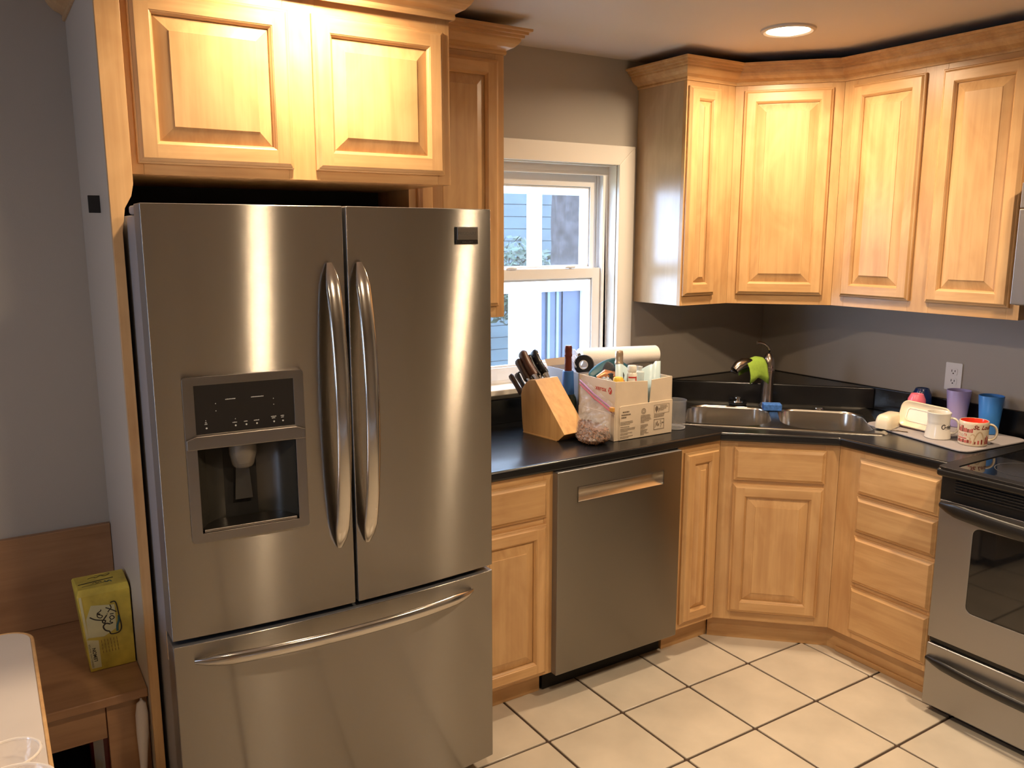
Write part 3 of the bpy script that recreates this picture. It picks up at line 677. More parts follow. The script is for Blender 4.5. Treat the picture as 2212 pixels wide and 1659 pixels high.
MB().box(XA + .02, XB - .02, -.80, -.775, .06, 1.74).build('gasket', BLKM, fr, world=True)
b = MB(); b.box(XA + .01, XB - .01, -.76, -.70, .0, .058); b.build('base_grille', BLK, fr, world=True)
for x0, x1 in ((-3.080, -2.99), (-2.25, -2.162)):
    b = MB(); b.prism([(x0, -.69), (x1, -.69), (x1, -.81), (x0, -.81)], 1.743, 1.764); b.build('hinge_cover', CASE, fr, bevel=.006, seg=3, world=True)
b = MB(); b.box(-3.0835, -3.0765, -.785, -.775, .62, .70); b.build('hinge_plate', CHR, fr, bevel=.001, world=True)
# door handles: long bowed tapering blades
def blade(xc, z0, z1, par, sgn):
    b = MB(); P = []; R = []; n = 26; u0 = fyd(xc)
    for k in range(n + 1):
        t = k / n; z = z0 + (z1 - z0) * t; e = 1 - (2 * t - 1) ** 2
        y = u0 - .004 - .062 * e ** .75
        wd = .0195 * min(1, (min(t, 1 - t) * 13 + .16)) ** .5
        P.append((xc + sgn * .0015, y, z)); R.append((wd, .0085 * min(1, .35 + min(t, 1 - t) * 8)))
    b.tube(P, R, 16, up=(0, -1, 0)); return b.build('handle', HND, par, world=True)
blade(-2.655, .872, 1.625, dl, 1); blade(-2.572, .872, 1.625, dr, -1)
b = MB(); P = []; R = []
for k in range(31):
    t = k / 30; x = -3.035 + (2.252 - 3.035) * 0 + (3.035 - 2.235) * t; x = -3.035 + .80 * t; e = 1 - (2 * t - 1) ** 2
    P.append((x, fyd(x) - .004 - .060 * e ** .7, .640 + .012 * e)); R.append((.0165 * min(1, .25 + min(t, 1 - t) * 9) ** .7, .0095 * min(1, .35 + min(t, 1 - t) * 8)))
b.tube(P, R, 16, up=(0, -1, 0)); b.build('handle', HND, dw_, world=True)
# badge
xb_ = -2.2445; yb_ = fyd(xb_) - .0005; sl = .121 * (xb_ - XC) / .462
Mb = frame((xb_, yb_, 1.693), (1, sl, 0), (0, 0, 1))
b = MB(); b.prism([(-.038, -.0235), (.038, -.0235), (.038, .0235), (-.038, .0235)], 0, .003, M=Mb); bd = b.build('badge', BLK, dr, bevel=.001, world=True)
b = MB(); b.prism([(-.033, -.012), (.036, -.012), (.036, .022), (-.033, .022)], .003, .005, M=Mb); b.build('badge_plate', DISPM, bd, bevel=.0015, world=True)
b = MB(); text(b, 'FRIGIDAIRE', .0122, Mb @ Matrix.Translation((-.0315, .0015, .0053)), off=.0002); text(b, 'GALLERY', .0075, Mb @ Matrix.Translation((-.016, -.0205, .0033)), 1, space=1.3)
b.build('badge_lettering', [GINK, DISPM], bd, world=True)
# dispenser
ds_sl = .121 * (-2.8785 - XC) / .462; yd0 = fyd(-2.8785)
Md = frame((-2.8785, yd0 - .0035, .949), (1, ds_sl, 0), (0, 0, 1))   # origin bottom centre; x right, y up, z outwards
dp = MB(); W_, H_ = .1440, .413
outr = rrect(-W_, W_, 0, H_, .010, 4)
h1 = [(-.1185, .272), (.1185, .272), (.1185, .392), (-.1185, .392)]; h2 = [(-.1185, .024), (.1185, .024), (.1185, .236), (-.1185, .236)]
tess(dp, [outr, h1, h2], lambda p: tuple(Md @ Vector((p.x, p.y, .003))))
n = len(outr)
for lp, z0, z1 in ((outr, -.006, .003), (h1, -.004, .003), (h2, -.01, .003)):
    for i in range(len(lp)): j = (i + 1) % len(lp); dp.add([Md @ Vector((*lp[i], z0)), Md @ Vector((*lp[j], z0)), Md @ Vector((*lp[j], z1)), Md @ Vector((*lp[i], z1))], [(0, 1, 2, 3)])
do = dp.build('dispenser_frame', DISPM, dl, world=True, bevel=.0012)
b = MB(); b.prism([(-.1185, .272), (.1185, .272), (.1185, .392), (-.1185, .392)], -.004, .0005, M=Md); b.build('control_panel', BLKG, do, world=True)
b = MB(); b.prism([(-.143, .236), (.143, .236), (.143, .262), (.12, .270), (-.12, .270), (-.143, .262)], .001, .011, M=Md); b.build('paddle_bar', DISPM, do, bevel=.003, seg=3, world=True)
# cavity: open-front tub with curved back
b = MB(); prof = []
N = 12
for zz in (.024, .236):
    prof.append([Md @ Vector((-.1185 + .237 * k / N, zz, -.008 - .085 * math.sin(PI * k / N) ** .6)) for k in range(N + 1)])
for k in range(N):
    b.add([prof[0][k], prof[0][k + 1], prof[1][k + 1], prof[1][k]], [(0, 1, 2, 3)], 0, True)
for r in prof: b.add(r, [list(range(N + 1))])
b.build('cavity', DGREY, do, world=True)
b = MB(); b.tube([Md @ Vector((-.005, .236, -.045)), Md @ Vector((-.005, .205, -.045)), Md @ Vector((-.005, .175, -.050)), Md @ Vector((-.005, .168, -.050))], [.034, .034, .027, .022], 20, up=(0, -1, 0)); b.build('ice_chute', clear('smoky_plastic', (.25, .22, .18), .55, .15), do, world=True)
b = MB(); b.prism([(-.02, .165), (.014, .165), (.02, .075), (-.026, .075)], -.075, -.070, M=Md); b.build('paddle', DGREY, do, bevel=.002, world=True)
b = MB(); b.prism([(-.114, .024), (.114, .024), (.114, .032), (-.114, .032)], -.075, .001, M=Md); b.build('drip_tray', DISPM, do, bevel=.002, world=True)
# indicator dots and legends
b = MB(); cs = 0
for x, y in ((-.094, .286), (-.026, .286), (-.0005, .286), (.025, .286), (.067, .286), (.089, .286)):
    b.prism([(x + .0022 * math.cos(a * PI / 5), y + .0022 * math.sin(a * PI / 5)) for a in range(10)], .0005, .0008, M=Md)
for x, y in ((-.070, .345), (-.070, .327), (.068, .345), (.068, .330), (-.095, .305), (-.026, .303)): b.prism([(x - .0012, y - .0012), (x + .0012, y - .0012), (x, y + .0014)], .0005, .0008, M=Md)
for x, y, w_ in ((-.047, .352, .026), (.014, .352, .032), (-.033, .293, .013), (-.006, .293, .011), (.018, .293, .014), (.060, .298, .014), (.062, .294, .009), (.084, .298, .010), (.085, .294, .008), (-.097, .299, .006), (-.098, .295, .007)):
    for k in range(int(w_ / .0022)):
        b.prism([(x + k * .0022, y), (x + k * .0022 + .0016, y), (x + k * .0022 + .0016, y + .0018 + .0004 * (k % 3)), (x + k * .0022, y + .0018)], .0005, .0008, M=Md)
o = b.build('panel_legends', LBL, do, world=True); o['kind'] = 'stuff'

# ================================================================== dishwasher
dwt = thing('dishwasher', 'stainless steel dishwasher with a recessed pocket handle', 'dishwasher', (-1.458, -.32, 0))
MB().box(-1.752, -1.166, -.585, -.04, .10, .872).build('tub', BLKM, dwt, world=True)
x0, x1, z0, z1, yf, yb2 = -1.7555, -1.1625, .103, .874, -.640, -.590
hx0, hx1, hz0, hz1 = -1.664, -1.256, .753, .806
b = MB(); tess(b, [[(x0, z0), (x1, z0), (x1, z1), (x0, z1)], [(hx0, hz0), (hx1, hz0), (hx1, hz1), (hx0, hz1)]], lambda p: (p.x, yf, p.y))
lp = [(x0, z0), (x1, z0), (x1, z1), (x0, z1)]
for i in range(4): j = (i + 1) % 4; b.add([(lp[i][0], yf, lp[i][1]), (lp[j][0], yf, lp[j][1]), (lp[j][0], yb2, lp[j][1]), (lp[i][0], yb2, lp[i][1])], [(0, 1, 2, 3)], 1)
b.add([(x0, yb2, z0), (x1, yb2, z0), (x1, yb2, z1), (x0, yb2, z1)], [(0, 1, 2, 3)], 1)
dd = b.build('door', [SSD, EDGE], dwt, bevel=.004, seg=3, world=True, ang=60)
b = MB(); n = 8; rows = []
for k in range(n + 1):
    t = k / n; zz = hz0 + (hz1 - hz0) * t; yy = yf + .036 * math.sin(min(1, t * 1.05) * PI / 2) ** 1.0 * (1 if t < .999 else 1)
    rows.append([(hx0, yy, zz), (hx1, yy, zz)])
for k in range(n):
    b.add([rows[k][0], rows[k][1], rows[k + 1][1], rows[k + 1][0]], [(0, 1, 2, 3)], 0, True)
    for e, x in ((0, hx0), (1, hx1)): b.add([(x, yf, rows[k][0][2]), rows[k][e], rows[k + 1][e], (x, yf, rows[k + 1][0][2])], [(0, 1, 2, 3)])
b.add([(hx0, yf, hz1), (hx1, yf, hz1), rows[n][1], rows[n][0]], [(0, 1, 2, 3)])
b.build('pocket_handle', SSS, dd, world=True)
b = MB()
for a_, c_, u, v in ((hx0 - .003, hx1 + .003, hz0 - .003, hz0), (hx0 - .003, hx1 + .003, hz1, hz1 + .003), (hx0 - .003, hx0, hz0, hz1), (hx1, hx1 + .003, hz0, hz1)): b.box(a_, c_, yf - .0015, yf + .002, u, v)
b.build('pocket_rim', DISPM, dd, world=True)
b = MB(); b.box(-1.750, -1.165, -.545, -.53, .004, .099); b.build('toe_panel', BLKM, dwt, world=True)

# ================================================================== stove
sy0, sy1 = -1.3885, -2.148
stv = thing('stove', 'stainless steel and black glass-top stove at the right edge', 'stove', (-.33, -1.77, 0))
MB().box(-.640, -.010, sy1, sy0, .02, .884).build('body', BLK, stv, bevel=.003, world=True)
b = MB(); b.box(-.705, -.010, sy1 - .001, sy0 + .001, .886, .914); ck = b.build('cooktop', BLK, stv, bevel=.010, seg=4, world=True)
b = MB(); fo = rrect(-.703, -.012, sy1 + .001, sy0 - .001, .02, 5); fi = rrect(-.662, -.05, sy1 + .05, sy0 - .045, .022, 6)
tess(b, [fo, fi], lambda p: (p.x, p.y, .920))
for lp, za, zb_ in ((fo, .912, .920), (fi, .9165, .920)):
    for i in range(len(lp)): j = (i + 1) % len(lp); b.add([(*lp[i], za), (*lp[j], za), (*lp[j], zb_), (*lp[i], zb_)], [(0, 1, 2, 3)])
b.build('cooktop_rim', BLK, ck, bevel=.002, seg=2, world=True)
b = MB(); tess(b, [fi], lambda p: (p.x, p.y, .9170)); b.build('glass_surface', BLKG, ck, world=True)
BUR = plain('burner_ring_print', (.07, .07, .075), .15)
for bx, by, r in ((-.50, -1.59, .10), (-.50, -1.95, .085), (-.20, -1.59, .075), (-.20, -1.95, .10)):
    b = MB(); b.lathe([(r, .0), (r + .003, .0002), (r + .003, 0)], (bx, by, .9173), 40); b.build('burner_ring', BUR, ck, world=True)
# vent band
b = MB(); b.box(-.664, -.640, sy1, sy0, .795, .884)
for k in range(5): b.box(-.672, -.664, sy1 + .03, sy0 - .05, .868 - k * .010, .873 - k * .010)
b.build('vent_trim', BLK, stv, bevel=.0015, world=True)
# oven door with window
od = MB(); dz0, dz1 = .290, .796; xf = -.668
win = rrect(sy1 + .125, sy0 - .125, .425, .728, .025, 6)
tess(od, [[(sy1 + .003, dz0), (sy0 - .003, dz0), (sy0 - .003, dz1), (sy1 + .003, dz1)], win], lambda p: (xf, p.x, p.y))
lp = [(sy1 + .003, dz0), (sy0 - .003, dz0), (sy0 - .003, dz1), (sy1 + .003, dz1)]
for i in range(4): j = (i + 1) % 4; od.add([(xf, *lp[i]), (xf, *lp[j]), (xf + .026, *lp[j]), (xf + .026, *lp[i])], [(0, 1, 2, 3)], 1)
for i in range(len(win)): j = (i + 1) % len(win); od.add([(xf, *win[i]), (xf, *win[j]), (xf + .004, *win[j]), (xf + .004, *win[i])], [(0, 1, 2, 3)], 1)
odo = od.build('oven_door', [SSO, BLK], stv, bevel=.002, world=True, ang=60)
b = MB(); tess(b, [win], lambda p: (xf + .002, p.x, p.y)); b.build('oven_window', BLKG, odo, world=True)
def bar(zc, bow, hgt, x_, par, y0_, y1_, zb=0, name='handle'):
    b = MB(); P = []; R = []
    for k in range(25):
        t = k / 24; y = y0_ + (y1_ - y0_) * t; e = (1 - (2 * t - 1) ** 2)
        P.append((x_ - .006 - bow * e ** .6, y, zc + zb * e)); R.append((hgt * min(1, .5 + min(t, 1 - t) * 6), .010))
    b.tube(P, R, 14, up=(-1, 0, 0)); return b.build(name, BLK, par, world=True)
bar(.780, .045, .024, xf, odo, sy0 - .012, sy1 + .012, -.010)
# storage drawer
b = MB(); b.box(xf - .002, -.64, sy1 + .003, sy0 - .003, .034, .268); wd = b.build('storage_drawer', [SSO], stv, bevel=.006, seg=3, world=True)
b = MB(); b.box(-.655, -.64, sy1 + .004, sy0 - .004, .270, .289); b.build('drawer_gap_trim', BLK, stv, world=True)
bar(.213, .030, .017, xf, wd, sy0 - .012, sy1 + .012, -.012)
b = MB(); b.box(-.60, -.05, sy1 + .05, sy0 - .05, 0, .03); b.build('plinth', BLKM, stv, world=True)
b = MB(); b.box(-.075, -.006, sy1, sy0, .921, 1.05); b.build('backguard', BLK, stv, bevel=.008, seg=3, world=True)

# ================================================================== microwave
mw = thing('microwave', 'stainless steel over-the-range microwave at the right edge', 'microwave', (-.2, -1.79, 1.45))
MB().box(-.345, -.002, -2.165, -1.4085, 1.452, 1.872).build('body', BLK, mw, bevel=.002, world=True)
b = MB(); b.box(-.385, -.346, -2.165, -1.4110, 1.456, 1.782); b.build('door', SSO, mw, bevel=.004, seg=3, world=True)
b = MB(); b.box(-.383, -.346, -2.165, -1.4110, 1.785, 1.870); vg = b.build('vent_grille', SSO, mw, bevel=.003, world=True)
for k in range(5):
    for q in range(4): MB().box(-.3845, -.382, -1.44 - q * .18 - .15, -1.44 - q * .18, 1.797 + k * .014, 1.803 + k * .014).build('slot', BLKM, vg, world=True)
b = MB(); b.box(-.3865, -.384, -1.90, -1.50, 1.50, 1.74); b.build('door_window', BLKG, mw, bevel=.002, world=True)
# ================================================================== outlets
def outlet(label, loc, rz, grp=None):
    t = thing('wall_outlet', label, 'outlet', loc, rz)
    b = MB(); b.prism(rrect(-.0355, .0355, -.058, .058, .004, 3), 0, .005, M=frame((0, 0, 0), (1, 0, 0), (0, 0, 1))); b.build('cover_plate', VINYL, t, bevel=.0015)
    for s_ in (-1, 1):
        b = MB(); b.prism(rrect(-.0165, .0165, s_ * .0205 - .0145, s_ * .0205 + .0145, .007, 4), .005, .0065, M=frame((0, 0, 0), (1, 0, 0), (0, 0, 1))); so = b.build('socket', VINYL, t)
        b = MB()
        b.box(-.008, -.0055, -.0071, -.0064, s_ * .0205 - .001, s_ * .0205 + .0085); b.box(.0055, .008, -.0071, -.0064, s_ * .0205 - .001, s_ * .0205 + .0075)
        b.prism([(.003 * math.cos(a * PI / 4), s_ * .0205 - .007 + .003 * math.sin(a * PI / 4)) for a in range(8)], .0064, .0071, M=frame((0, 0, 0), (1, 0, 0), (0, 0, 1)))
        b.build('slot', BLK, so)
outlet('white duplex wall outlet above the counter behind the cups', (-.0002, -1.025, 1.112), -PI / 2)
t = thing('switch_plate', 'beige wall plate beside the window, half hidden behind the carton', 'switch', (-.728, -.0002, 1.135))
b = MB(); b.prism(rrect(-.036, .036, -.058, .058, .004, 3), 0, .005, M=frame((0, 0, 0), (1, 0, 0), (0, 0, 1))); b.build('cover_plate', WALL, t, bevel=.0015)
b = MB(); b.box(-.005, .005, -.012, -.005, -.01, .01); b.build('toggle', VINYL, t, bevel=.001)
# ================================================================== things on the counter, left
kb = thing('knife_block', 'slanted light wooden knife block on the counter in front of the window', 'knife block', (-1.597, -.300, CT + .001), math.radians(8))
KW = .122
prof = [(.098, 0), (-.100, 0), (-.137, .031), (.032, .222), (.062, .218), (.088, .203), (.108, .178), (.116, .150), (.110, .06), (.104, .012)]
b = MB(); b.prism(prof, 0, KW, M=Matrix(((0, 0, 1, 0), (1, 0, 0, 0), (0, 1, 0, 0), (0, 0, 0, 1))))
b.build('block', [BLOCKW], kb, bevel=.002)
b = MB(); b.prism([(.100, -.0008), (-.096, -.0008), (-.098, .004), (.101, .004)], -.002, KW + .002, M=Matrix(((0, 0, 1, 0), (1, 0, 0, 0), (0, 1, 0, 0), (0, 0, 0, 1)))); b.build('base_board', BLOCKW, kb)
KD = Vector((0, .655, .755)); KN = Vector((0, -.755, .655))           # along the handle, and towards the viewer
KM = MW[kb]
RWOOD = wood('rosewood_handle', (.055, .020, .010), (.13, .050, .026), 2, rough=.4)
RW2 = wood('dark_wood_handle', (.035, .017, .010), (.075, .036, .022), 2, rough=.45)
def knife(label, x, y, z, L, wd, th, mat, rivets=0, bolster=True, curve=.0, blade_w=.02, name='kitchen_knife', tilt=0.0, cat='knife'):
    """handle leaves the block at local (x,y,z); wd = depth along KN, th = thickness in x"""
    D = (KD + Vector((tilt, 0, 0))).normalized()
    o = KM @ Vector((x, y, z)); rot = KM.to_3x3(); d = (rot @ D).normalized(); nn = (rot @ KN).normalized(); sx = d.cross(nn).normalized()
    t = thing(name, label, cat, o)
    b = MB(); P = []; n = 12; rings = []
    for k in range(n + 1):
        s_ = k / n; c = o + d * (.020 + L * s_) + nn * (curve * math.sin(PI * s_))
        hw_ = wd / 2 * (1.0 + .10 * math.cos(2 * PI * s_) + (.18 * max(0, s_ - .75) * 4 * .5)) * (1 if k < n else .72); ht = th / 2 * (1 if 0 < k < n else .7)
        rings.append([c + nn * (hw_ * math.copysign(abs(math.cos(a)) ** .6, math.cos(a))) + sx * (ht * math.copysign(abs(math.sin(a)) ** .6, math.sin(a))) for a in [2 * PI * q / 16 for q in range(16)]])
    b.loft(rings); b.build('grip', mat, t, world=True)
    if bolster:
        b = MB(); b.tube([o - d * .004, o + d * .012, o + d * .022], [(th * .36, wd * .42), (th * .40, wd * .46), (th * .50, wd * .50)], 12, up=nn); b.build('bolster', CHR, t, world=True)
    b = MB(); c0 = o + d * .004; b.add([c0 + nn * blade_w / 2 + sx * .001, c0 - nn * blade_w / 2 + sx * .001, c0 - nn * blade_w / 2 - d * .08 + sx * .001, c0 + nn * blade_w * .2 - d * .09 + sx * .001,
        c0 + nn * blade_w / 2 - sx * .001, c0 - nn * blade_w / 2 - sx * .001, c0 - nn * blade_w / 2 - d * .08 - sx * .001, c0 + nn * blade_w * .2 - d * .09 - sx * .001], [(0, 1, 2, 3), (7, 6, 5, 4), (0, 4, 5, 1), (1, 5, 6, 2), (2, 6, 7, 3), (3, 7, 4, 0)])
    b.build('blade', CHR, t, world=True)
    for k in range(rivets):
        c = o + d * (.020 + L * (.18 + .30 * k)); b = MB()
        for s_ in (-1, 1): b.tube([c + nn * 0 + sx * s_ * (th / 2 - .001), c + sx * s_ * (th / 2 + .0008)], .0035, 10, up=nn)
        b.tube([c + nn * (wd / 2 - .002), c + nn * (wd / 2 + .0012)], .0030, 10, up=sx)
        b.build('rivet', CHR, t, world=True)
    return t
knife('thick reddish-brown wooden knife handle, front left in the knife block', .032, .060, .214, .115, .036, .028, RWOOD, bolster=True)
knife('black riveted chef knife handle, front right in the knife block', .090, .058, .214, .112, .038, .022, BLK, rivets=3, curve=-.004)
knife('black knife handle tucked just behind the riveted one', .070, .074, .205, .100, .030, .016, BLK, curve=-.003)
knife('dark brown knife handle second from the left edge of the block', .014, .080, .198, .095, .028, .018, RW2)
knife('dark brown knife handle standing behind the reddish-brown one', .042, .088, .192, .080, .028, .018, RW2)
knife('small brown steak knife leaning out at the far left of the block', .008, .106, .140, .090, .022, .015, RW2, tilt=-.10, blade_w=.012, bolster=False)
knife('small brown steak knife in the low back row, second from left', .034, .104, .142, .090, .022, .015, RW2, tilt=-.06, blade_w=.012, bolster=False)
# kitchen shears loop at the back
o = KM @ Vector((.012, .088, .20)); t = thing('kitchen_shears', 'black looped shears handle sticking out behind the knife handles', 'scissors', o)
b = MB(); rot = KM.to_3x3(); d = rot @ KD; e1 = (rot @ Vector((-.35, .9, 0))).normalized()
b.tube([o - d * .02 + (d * (.036 - .036 * math.cos(a)) + e1 * (.012 + .014 * math.sin(a))) for a in [PI * 2 * k / 20 for k in range(21)]], .0035, 8, up=(1, 0, 0)); b.build('loop', BLK, t, world=True)
b = MB(); b.tube([o - d * .09 + e1 * .006, o - d * .02 + e1 * .008], [.002, .004], 8); b.build('blade', CHR, t, world=True)

# printed carton
CB = plain('carton_board', (.66, .55, .42), .6, vary=.05, vscale=14, bump=.3, bscale=40); CBI = plain('carton_inside', (.36, .25, .15), .8)
REDI = plain('red_ink', (.50, .045, .035), .5)
cx0, cx1, cy0, cy1, cz1 = -1.404, -1.113, -.520, -.294, 1.146
z0 = CT + .0008
bx = thing('carton', 'white printed paper carton, cut down and filled with odds and ends', 'box', ((cx0 + cx1) / 2, (cy0 + cy1) / 2, z0))
th = .004; b = MB()
b.box(cx0, cx1, cy0, cy1, z0, z0 + th)
b.box(cx0, cx0 + th, cy0, cy1, z0 + th, cz1); b.box(cx1 - th, cx1, cy0, cy1, z0 + th, cz1 - .004); b.box(cx0 + th, cx1 - th, cy1 - th, cy1, z0 + th, cz1 - .003)
b.build('shell', CB, bx, bevel=.0008, seg=1, world=True)
sx_ = cx0 + .168                                       # the slit in the front wall
b = MB()
b.prism([(cx0 + th, z0 + th), (cx1 - th, z0 + th), (cx1 - th, cz1 - .002), (sx_ + .016, cz1 - .008), (sx_ + .006, 1.045), (sx_ - .002, 1.045), (sx_ - .006, cz1 - .010), (cx0 + th, cz1)], 0, th, M=frame((0, cy0 + th, 0), (1, 0, 0), (0, 0, 1)))
b.build('front_wall', CB, bx, bevel=.0008, seg=1, world=True)
b = MB(); b.box(cx0 + .022, cx1 + .002, cy0 - .003, cy0, z0 + .001, 1.046); b.prism([(cx0 + .022, 1.046), (cx1 + .002, 1.046), (cx1 + .001, 1.050), (cx0 + .03, 1.049)], 0, .003, M=frame((0, cy0, 0), (1, 0, 0), (0, 0, 1)))
fp = b.build('lid_front', CB, bx, bevel=.0008, seg=1, world=True)
b = MB(); b.box(cx0 - .003, cx0, cy0, cy1, z0, 1.02); b.build('lid_side', CB, bx, bevel=.0008, seg=1, world=True)
F = frame((cx0, cy0 - .0034, z0), (1, 0, 0), (0, 0, 1)); b = MB()
def lines(x, y, n, w_, dy=.0052, h=.0022, seed=1):
    rnd = random.Random(seed)
    for k in range(n):
        ww = w_ * rnd.uniform(.72, 1.0) if k < n - 1 else w_ * rnd.uniform(.3, .8); q = x
        while q < x + ww:
            l_ = rnd.uniform(.003, .009); e = min(q + l_, x + ww); b.prism([(q, y - k * dy), (e, y - k * dy), (e, y - k * dy + h), (q, y - k * dy + h)], 0, .0002, M=F, mi=0); q = e + .0012
lines(.036, .108, 1, .042, h=.005, seed=2); lines(.030, .097, 2, .058, dy=.010, h=.005, seed=3); lines(.026, .071, 3, .078, seed=4); lines(.026, .051, 1, .074, seed=5); lines(.026, .044, 3, .078, seed=6); lines(.026, .026, 2, .074, seed=7); lines(.026, .013, 2, .080, seed=8)
lines(.128, .086, 7, .056, dy=.0046, seed=9); lines(.128, .048, 4, .042, dy=.0046, seed=10); lines(.128, .028, 5, .042, dy=.0046, seed=11)
def rect(x0_, y0_, x1_, y1_, w_=.0012):
    for a, c, e, f in ((x0_, y0_, x1_, y0_ + w_), (x0_, y1_ - w_, x1_, y1_), (x0_, y0_, x0_ + w_, y1_), (x1_ - w_, y0_, x1_, y1_)): b.prism([(a, c), (e, c), (e, f), (a, f)], 0, .0002, M=F)
rect(.196, .086, .276, .122); rect(.196, .022, .250, .064, .002)
lines(.228, .114, 4, .042, dy=.0055, seed=12); lines(.196, .081, 3, .070, dy=.0045, seed=13)
b.prism([(.2095 + .0075 * math.cos(a * PI / 8), .106 + .011 * math.sin(a * PI / 8)) for a in range(16)], 0, .0002, M=F); b.prism([(.208, .090), (.211, .090), (.211, .097), (.208, .097)], 0, .0002, M=F); lines(.219, .104, 3, .008, dy=.006, h=.004, seed=15)
for r in (.0115, .0065):
    N = 24
    for k in range(N):
        a, c = 2 * PI * k / N, 2 * PI * (k + 1) / N; q = lambda rr, t: (.142 + rr * math.cos(t), .104 + rr * math.sin(t)); b.prism([q(r, a), q(r, c), q(r - .002, c), q(r - .002, a)], 0, .0002, M=F)
for pts in ([(.203, .030), (.208, .052), (.211, .038), (.215, .056), (.217, .034)], [(.219, .036), (.221, .046), (.223, .036)], [(.228, .056), (.234, .053), (.229, .046), (.235, .042), (.231, .028)], [(.237, .050), (.240, .044), (.242, .050), (.245, .044), (.247, .050)]): stroke(b, pts, .0018, F @ Matrix.Translation((0, 0, .0003)))
o = b.build('print', plain('brown_carton_ink', (.16, .12, .085), .6), fp, world=True); o['kind'] = 'stuff'
Fl = frame((cx0 - .0004, cy1, z0), (0, -1, 0), (0, 0, 1)); b = MB()
text(b, 'xerox', .0275, Fl @ Matrix.Translation((.106, .186, .0003)), off=.0004)
b.prism([(.195 + .0105 * math.cos(a * PI / 12), .193 + .0135 * math.sin(a * PI / 12)) for a in range(24)], .0002, .0005, M=Fl)
b.prism([(.1885, .186), (.191, .184), (.202, .199), (.2, .201)], .0006, .0009, M=Fl, mi=1); b.prism([(.1885, .200), (.191, .202), (.1955, .1945), (.194, .192)], .0006, .0009, M=Fl, mi=1)
b.build('red_print', [REDI, CB], bx, world=True)
# contents of the carton
TEAL = plain('teal_silicone', (.012, .085, .12), .45)
b = MB(); pts = [(-1.396, 1.150), (-1.370, 1.163), (-1.335, 1.184), (-1.295, 1.203), (-1.262, 1.209), (-1.240, 1.203), (-1.220, 1.185)]
rows = []
for i, (x, z) in enumerate(pts): rows.append([(x, -.335 + .02 * math.sin(i), z), (x + .006, -.345, z - .012), (x + .03 + .01 * i, -.355, z - .05), (x + .05, -.36, 1.05)])
for i in range(len(rows) - 1):
    for k in range(3): b.add([rows[i][k], rows[i + 1][k], rows[i + 1][k + 1], rows[i][k + 1]], [(0, 1, 2, 3)], 0, True)
tag(b.build('oven_mitt', TEAL, solid=.006, sub=1), 'dark teal curved mitt arching out of the carton', 'mitt')
def lumpy(name, mat, c, s_, amp, freq, label, cat, n=20, seed=0, kind=None):
    b = MB(); rings = []
    for i in range(n + 1):
        ph = PI * i / n; r = []
        for k in range(2 * n):
            th_ = 2 * PI * k / (2 * n); d = Vector((math.sin(ph) * math.cos(th_), math.sin(ph) * math.sin(th_), -math.cos(ph)))
            q = 1 + amp * noise.noise(d * freq + Vector((seed, seed, seed))); r.append((c[0] + d.x * s_[0] * q, c[1] + d.y * s_[1] * q, max(c[2] + d.z * s_[2] * q, c[2] - s_[2])))
        rings.append(r)
    b.loft(rings, True, True); o = b.build(name, mat)
    return tag(o, label, cat, kind=kind) if label else o
GRYC = plain('dark_grey_fleece', (.055, .055, .058), .95, vary=.3, vscale=40, bump=.8, bscale=250)
lumpy('grey_cloth', GRYC, (-1.335, -.415, 1.130), (.050, .040, .066), .45, 2.0, 'crumpled dark grey cloth under the teal mitt', 'cloth', seed=3)
FROST = clear('frosted_blue_plastic', (.55, .72, .78), .82, .35)
b = MB(); rows = []
for k in range(25):
    t = k / 24; x = -1.338 + .215 * t; yy = -.440 + .02 * math.sin(t * 5.0); zt = 1.196 - .030 * math.sin(PI * min(1, max(0, t * 1.5 - .25))) ** 2 - .012 * t + (.012 if t > .85 else 0)
    rows.append([(x, yy, z0 + .06), (x, yy - .002, 1.08), (x + .003, yy + .004, zt)])
for i in range(24):
    for k in range(2): b.add([rows[i][k], rows[i + 1][k], rows[i + 1][k + 1], rows[i][k + 1]], [(0, 1, 2, 3)], 0, True)
b.add([(-1.340, -.440, z0 + .06), (-1.350, -.478, z0 + .06), (-1.372, -.480, 1.206), (-1.338, -.438, 1.198)], [(0, 1, 2, 3)])
b.add([(-1.350, -.478, z0 + .06), (-1.318, -.478, z0 + .06), (-1.340, -.482, 1.204), (-1.372, -.480, 1.206)], [(0, 1, 2, 3)])
tag(b.build('frosted_container', FROST, solid=.0015), 'frosted pale blue plastic sleeve standing in the carton', 'container')
pb = Vector((-1.284, -.474, 1.084)); t = thing('pill_bottle', 'small white bottle with red-edged label in the carton', 'bottle', pb)
b = MB(); b.lathe([(0, 0), (.0185, 0), (.0195, .003), (.0195, .075), (.017, .082), (.015, .085), (0, .085)], n=24); b.build('bottle', WHT, t)
b = MB(); b.lathe([(.0, .086), (.0175, .086), (.018, .089), (.018, .106), (.016, .110), (0, .1105)], n=24); b.build('cap', WHT, t)
b = MB(); R = .0198; Mw = Matrix.Translation((0, 0, 0)) @ Matrix.Rotation(math.radians(-20), 4, 'Z') @ frame((0, 0, 0), (1, 0, 0), (0, 0, 1))
for x0_, y0_, x1_, y1_ in ((-.022, .062, .016, .068), (.008, .02, .016, .062)): stroke(b, [(x0_, (y0_ + y1_) / 2), ((x0_ + x1_) / 2, (y0_ + y1_) / 2), (x1_, (y0_ + y1_) / 2)], y1_ - y0_, Mw, wrap=R)
for k in range(3): stroke(b, [(-.016, .048 - k * .006), (-.008, .048 - k * .006), (.002, .048 - k * .006)], .0015, Mw, wrap=R)
b.build('label_print', REDI, t)
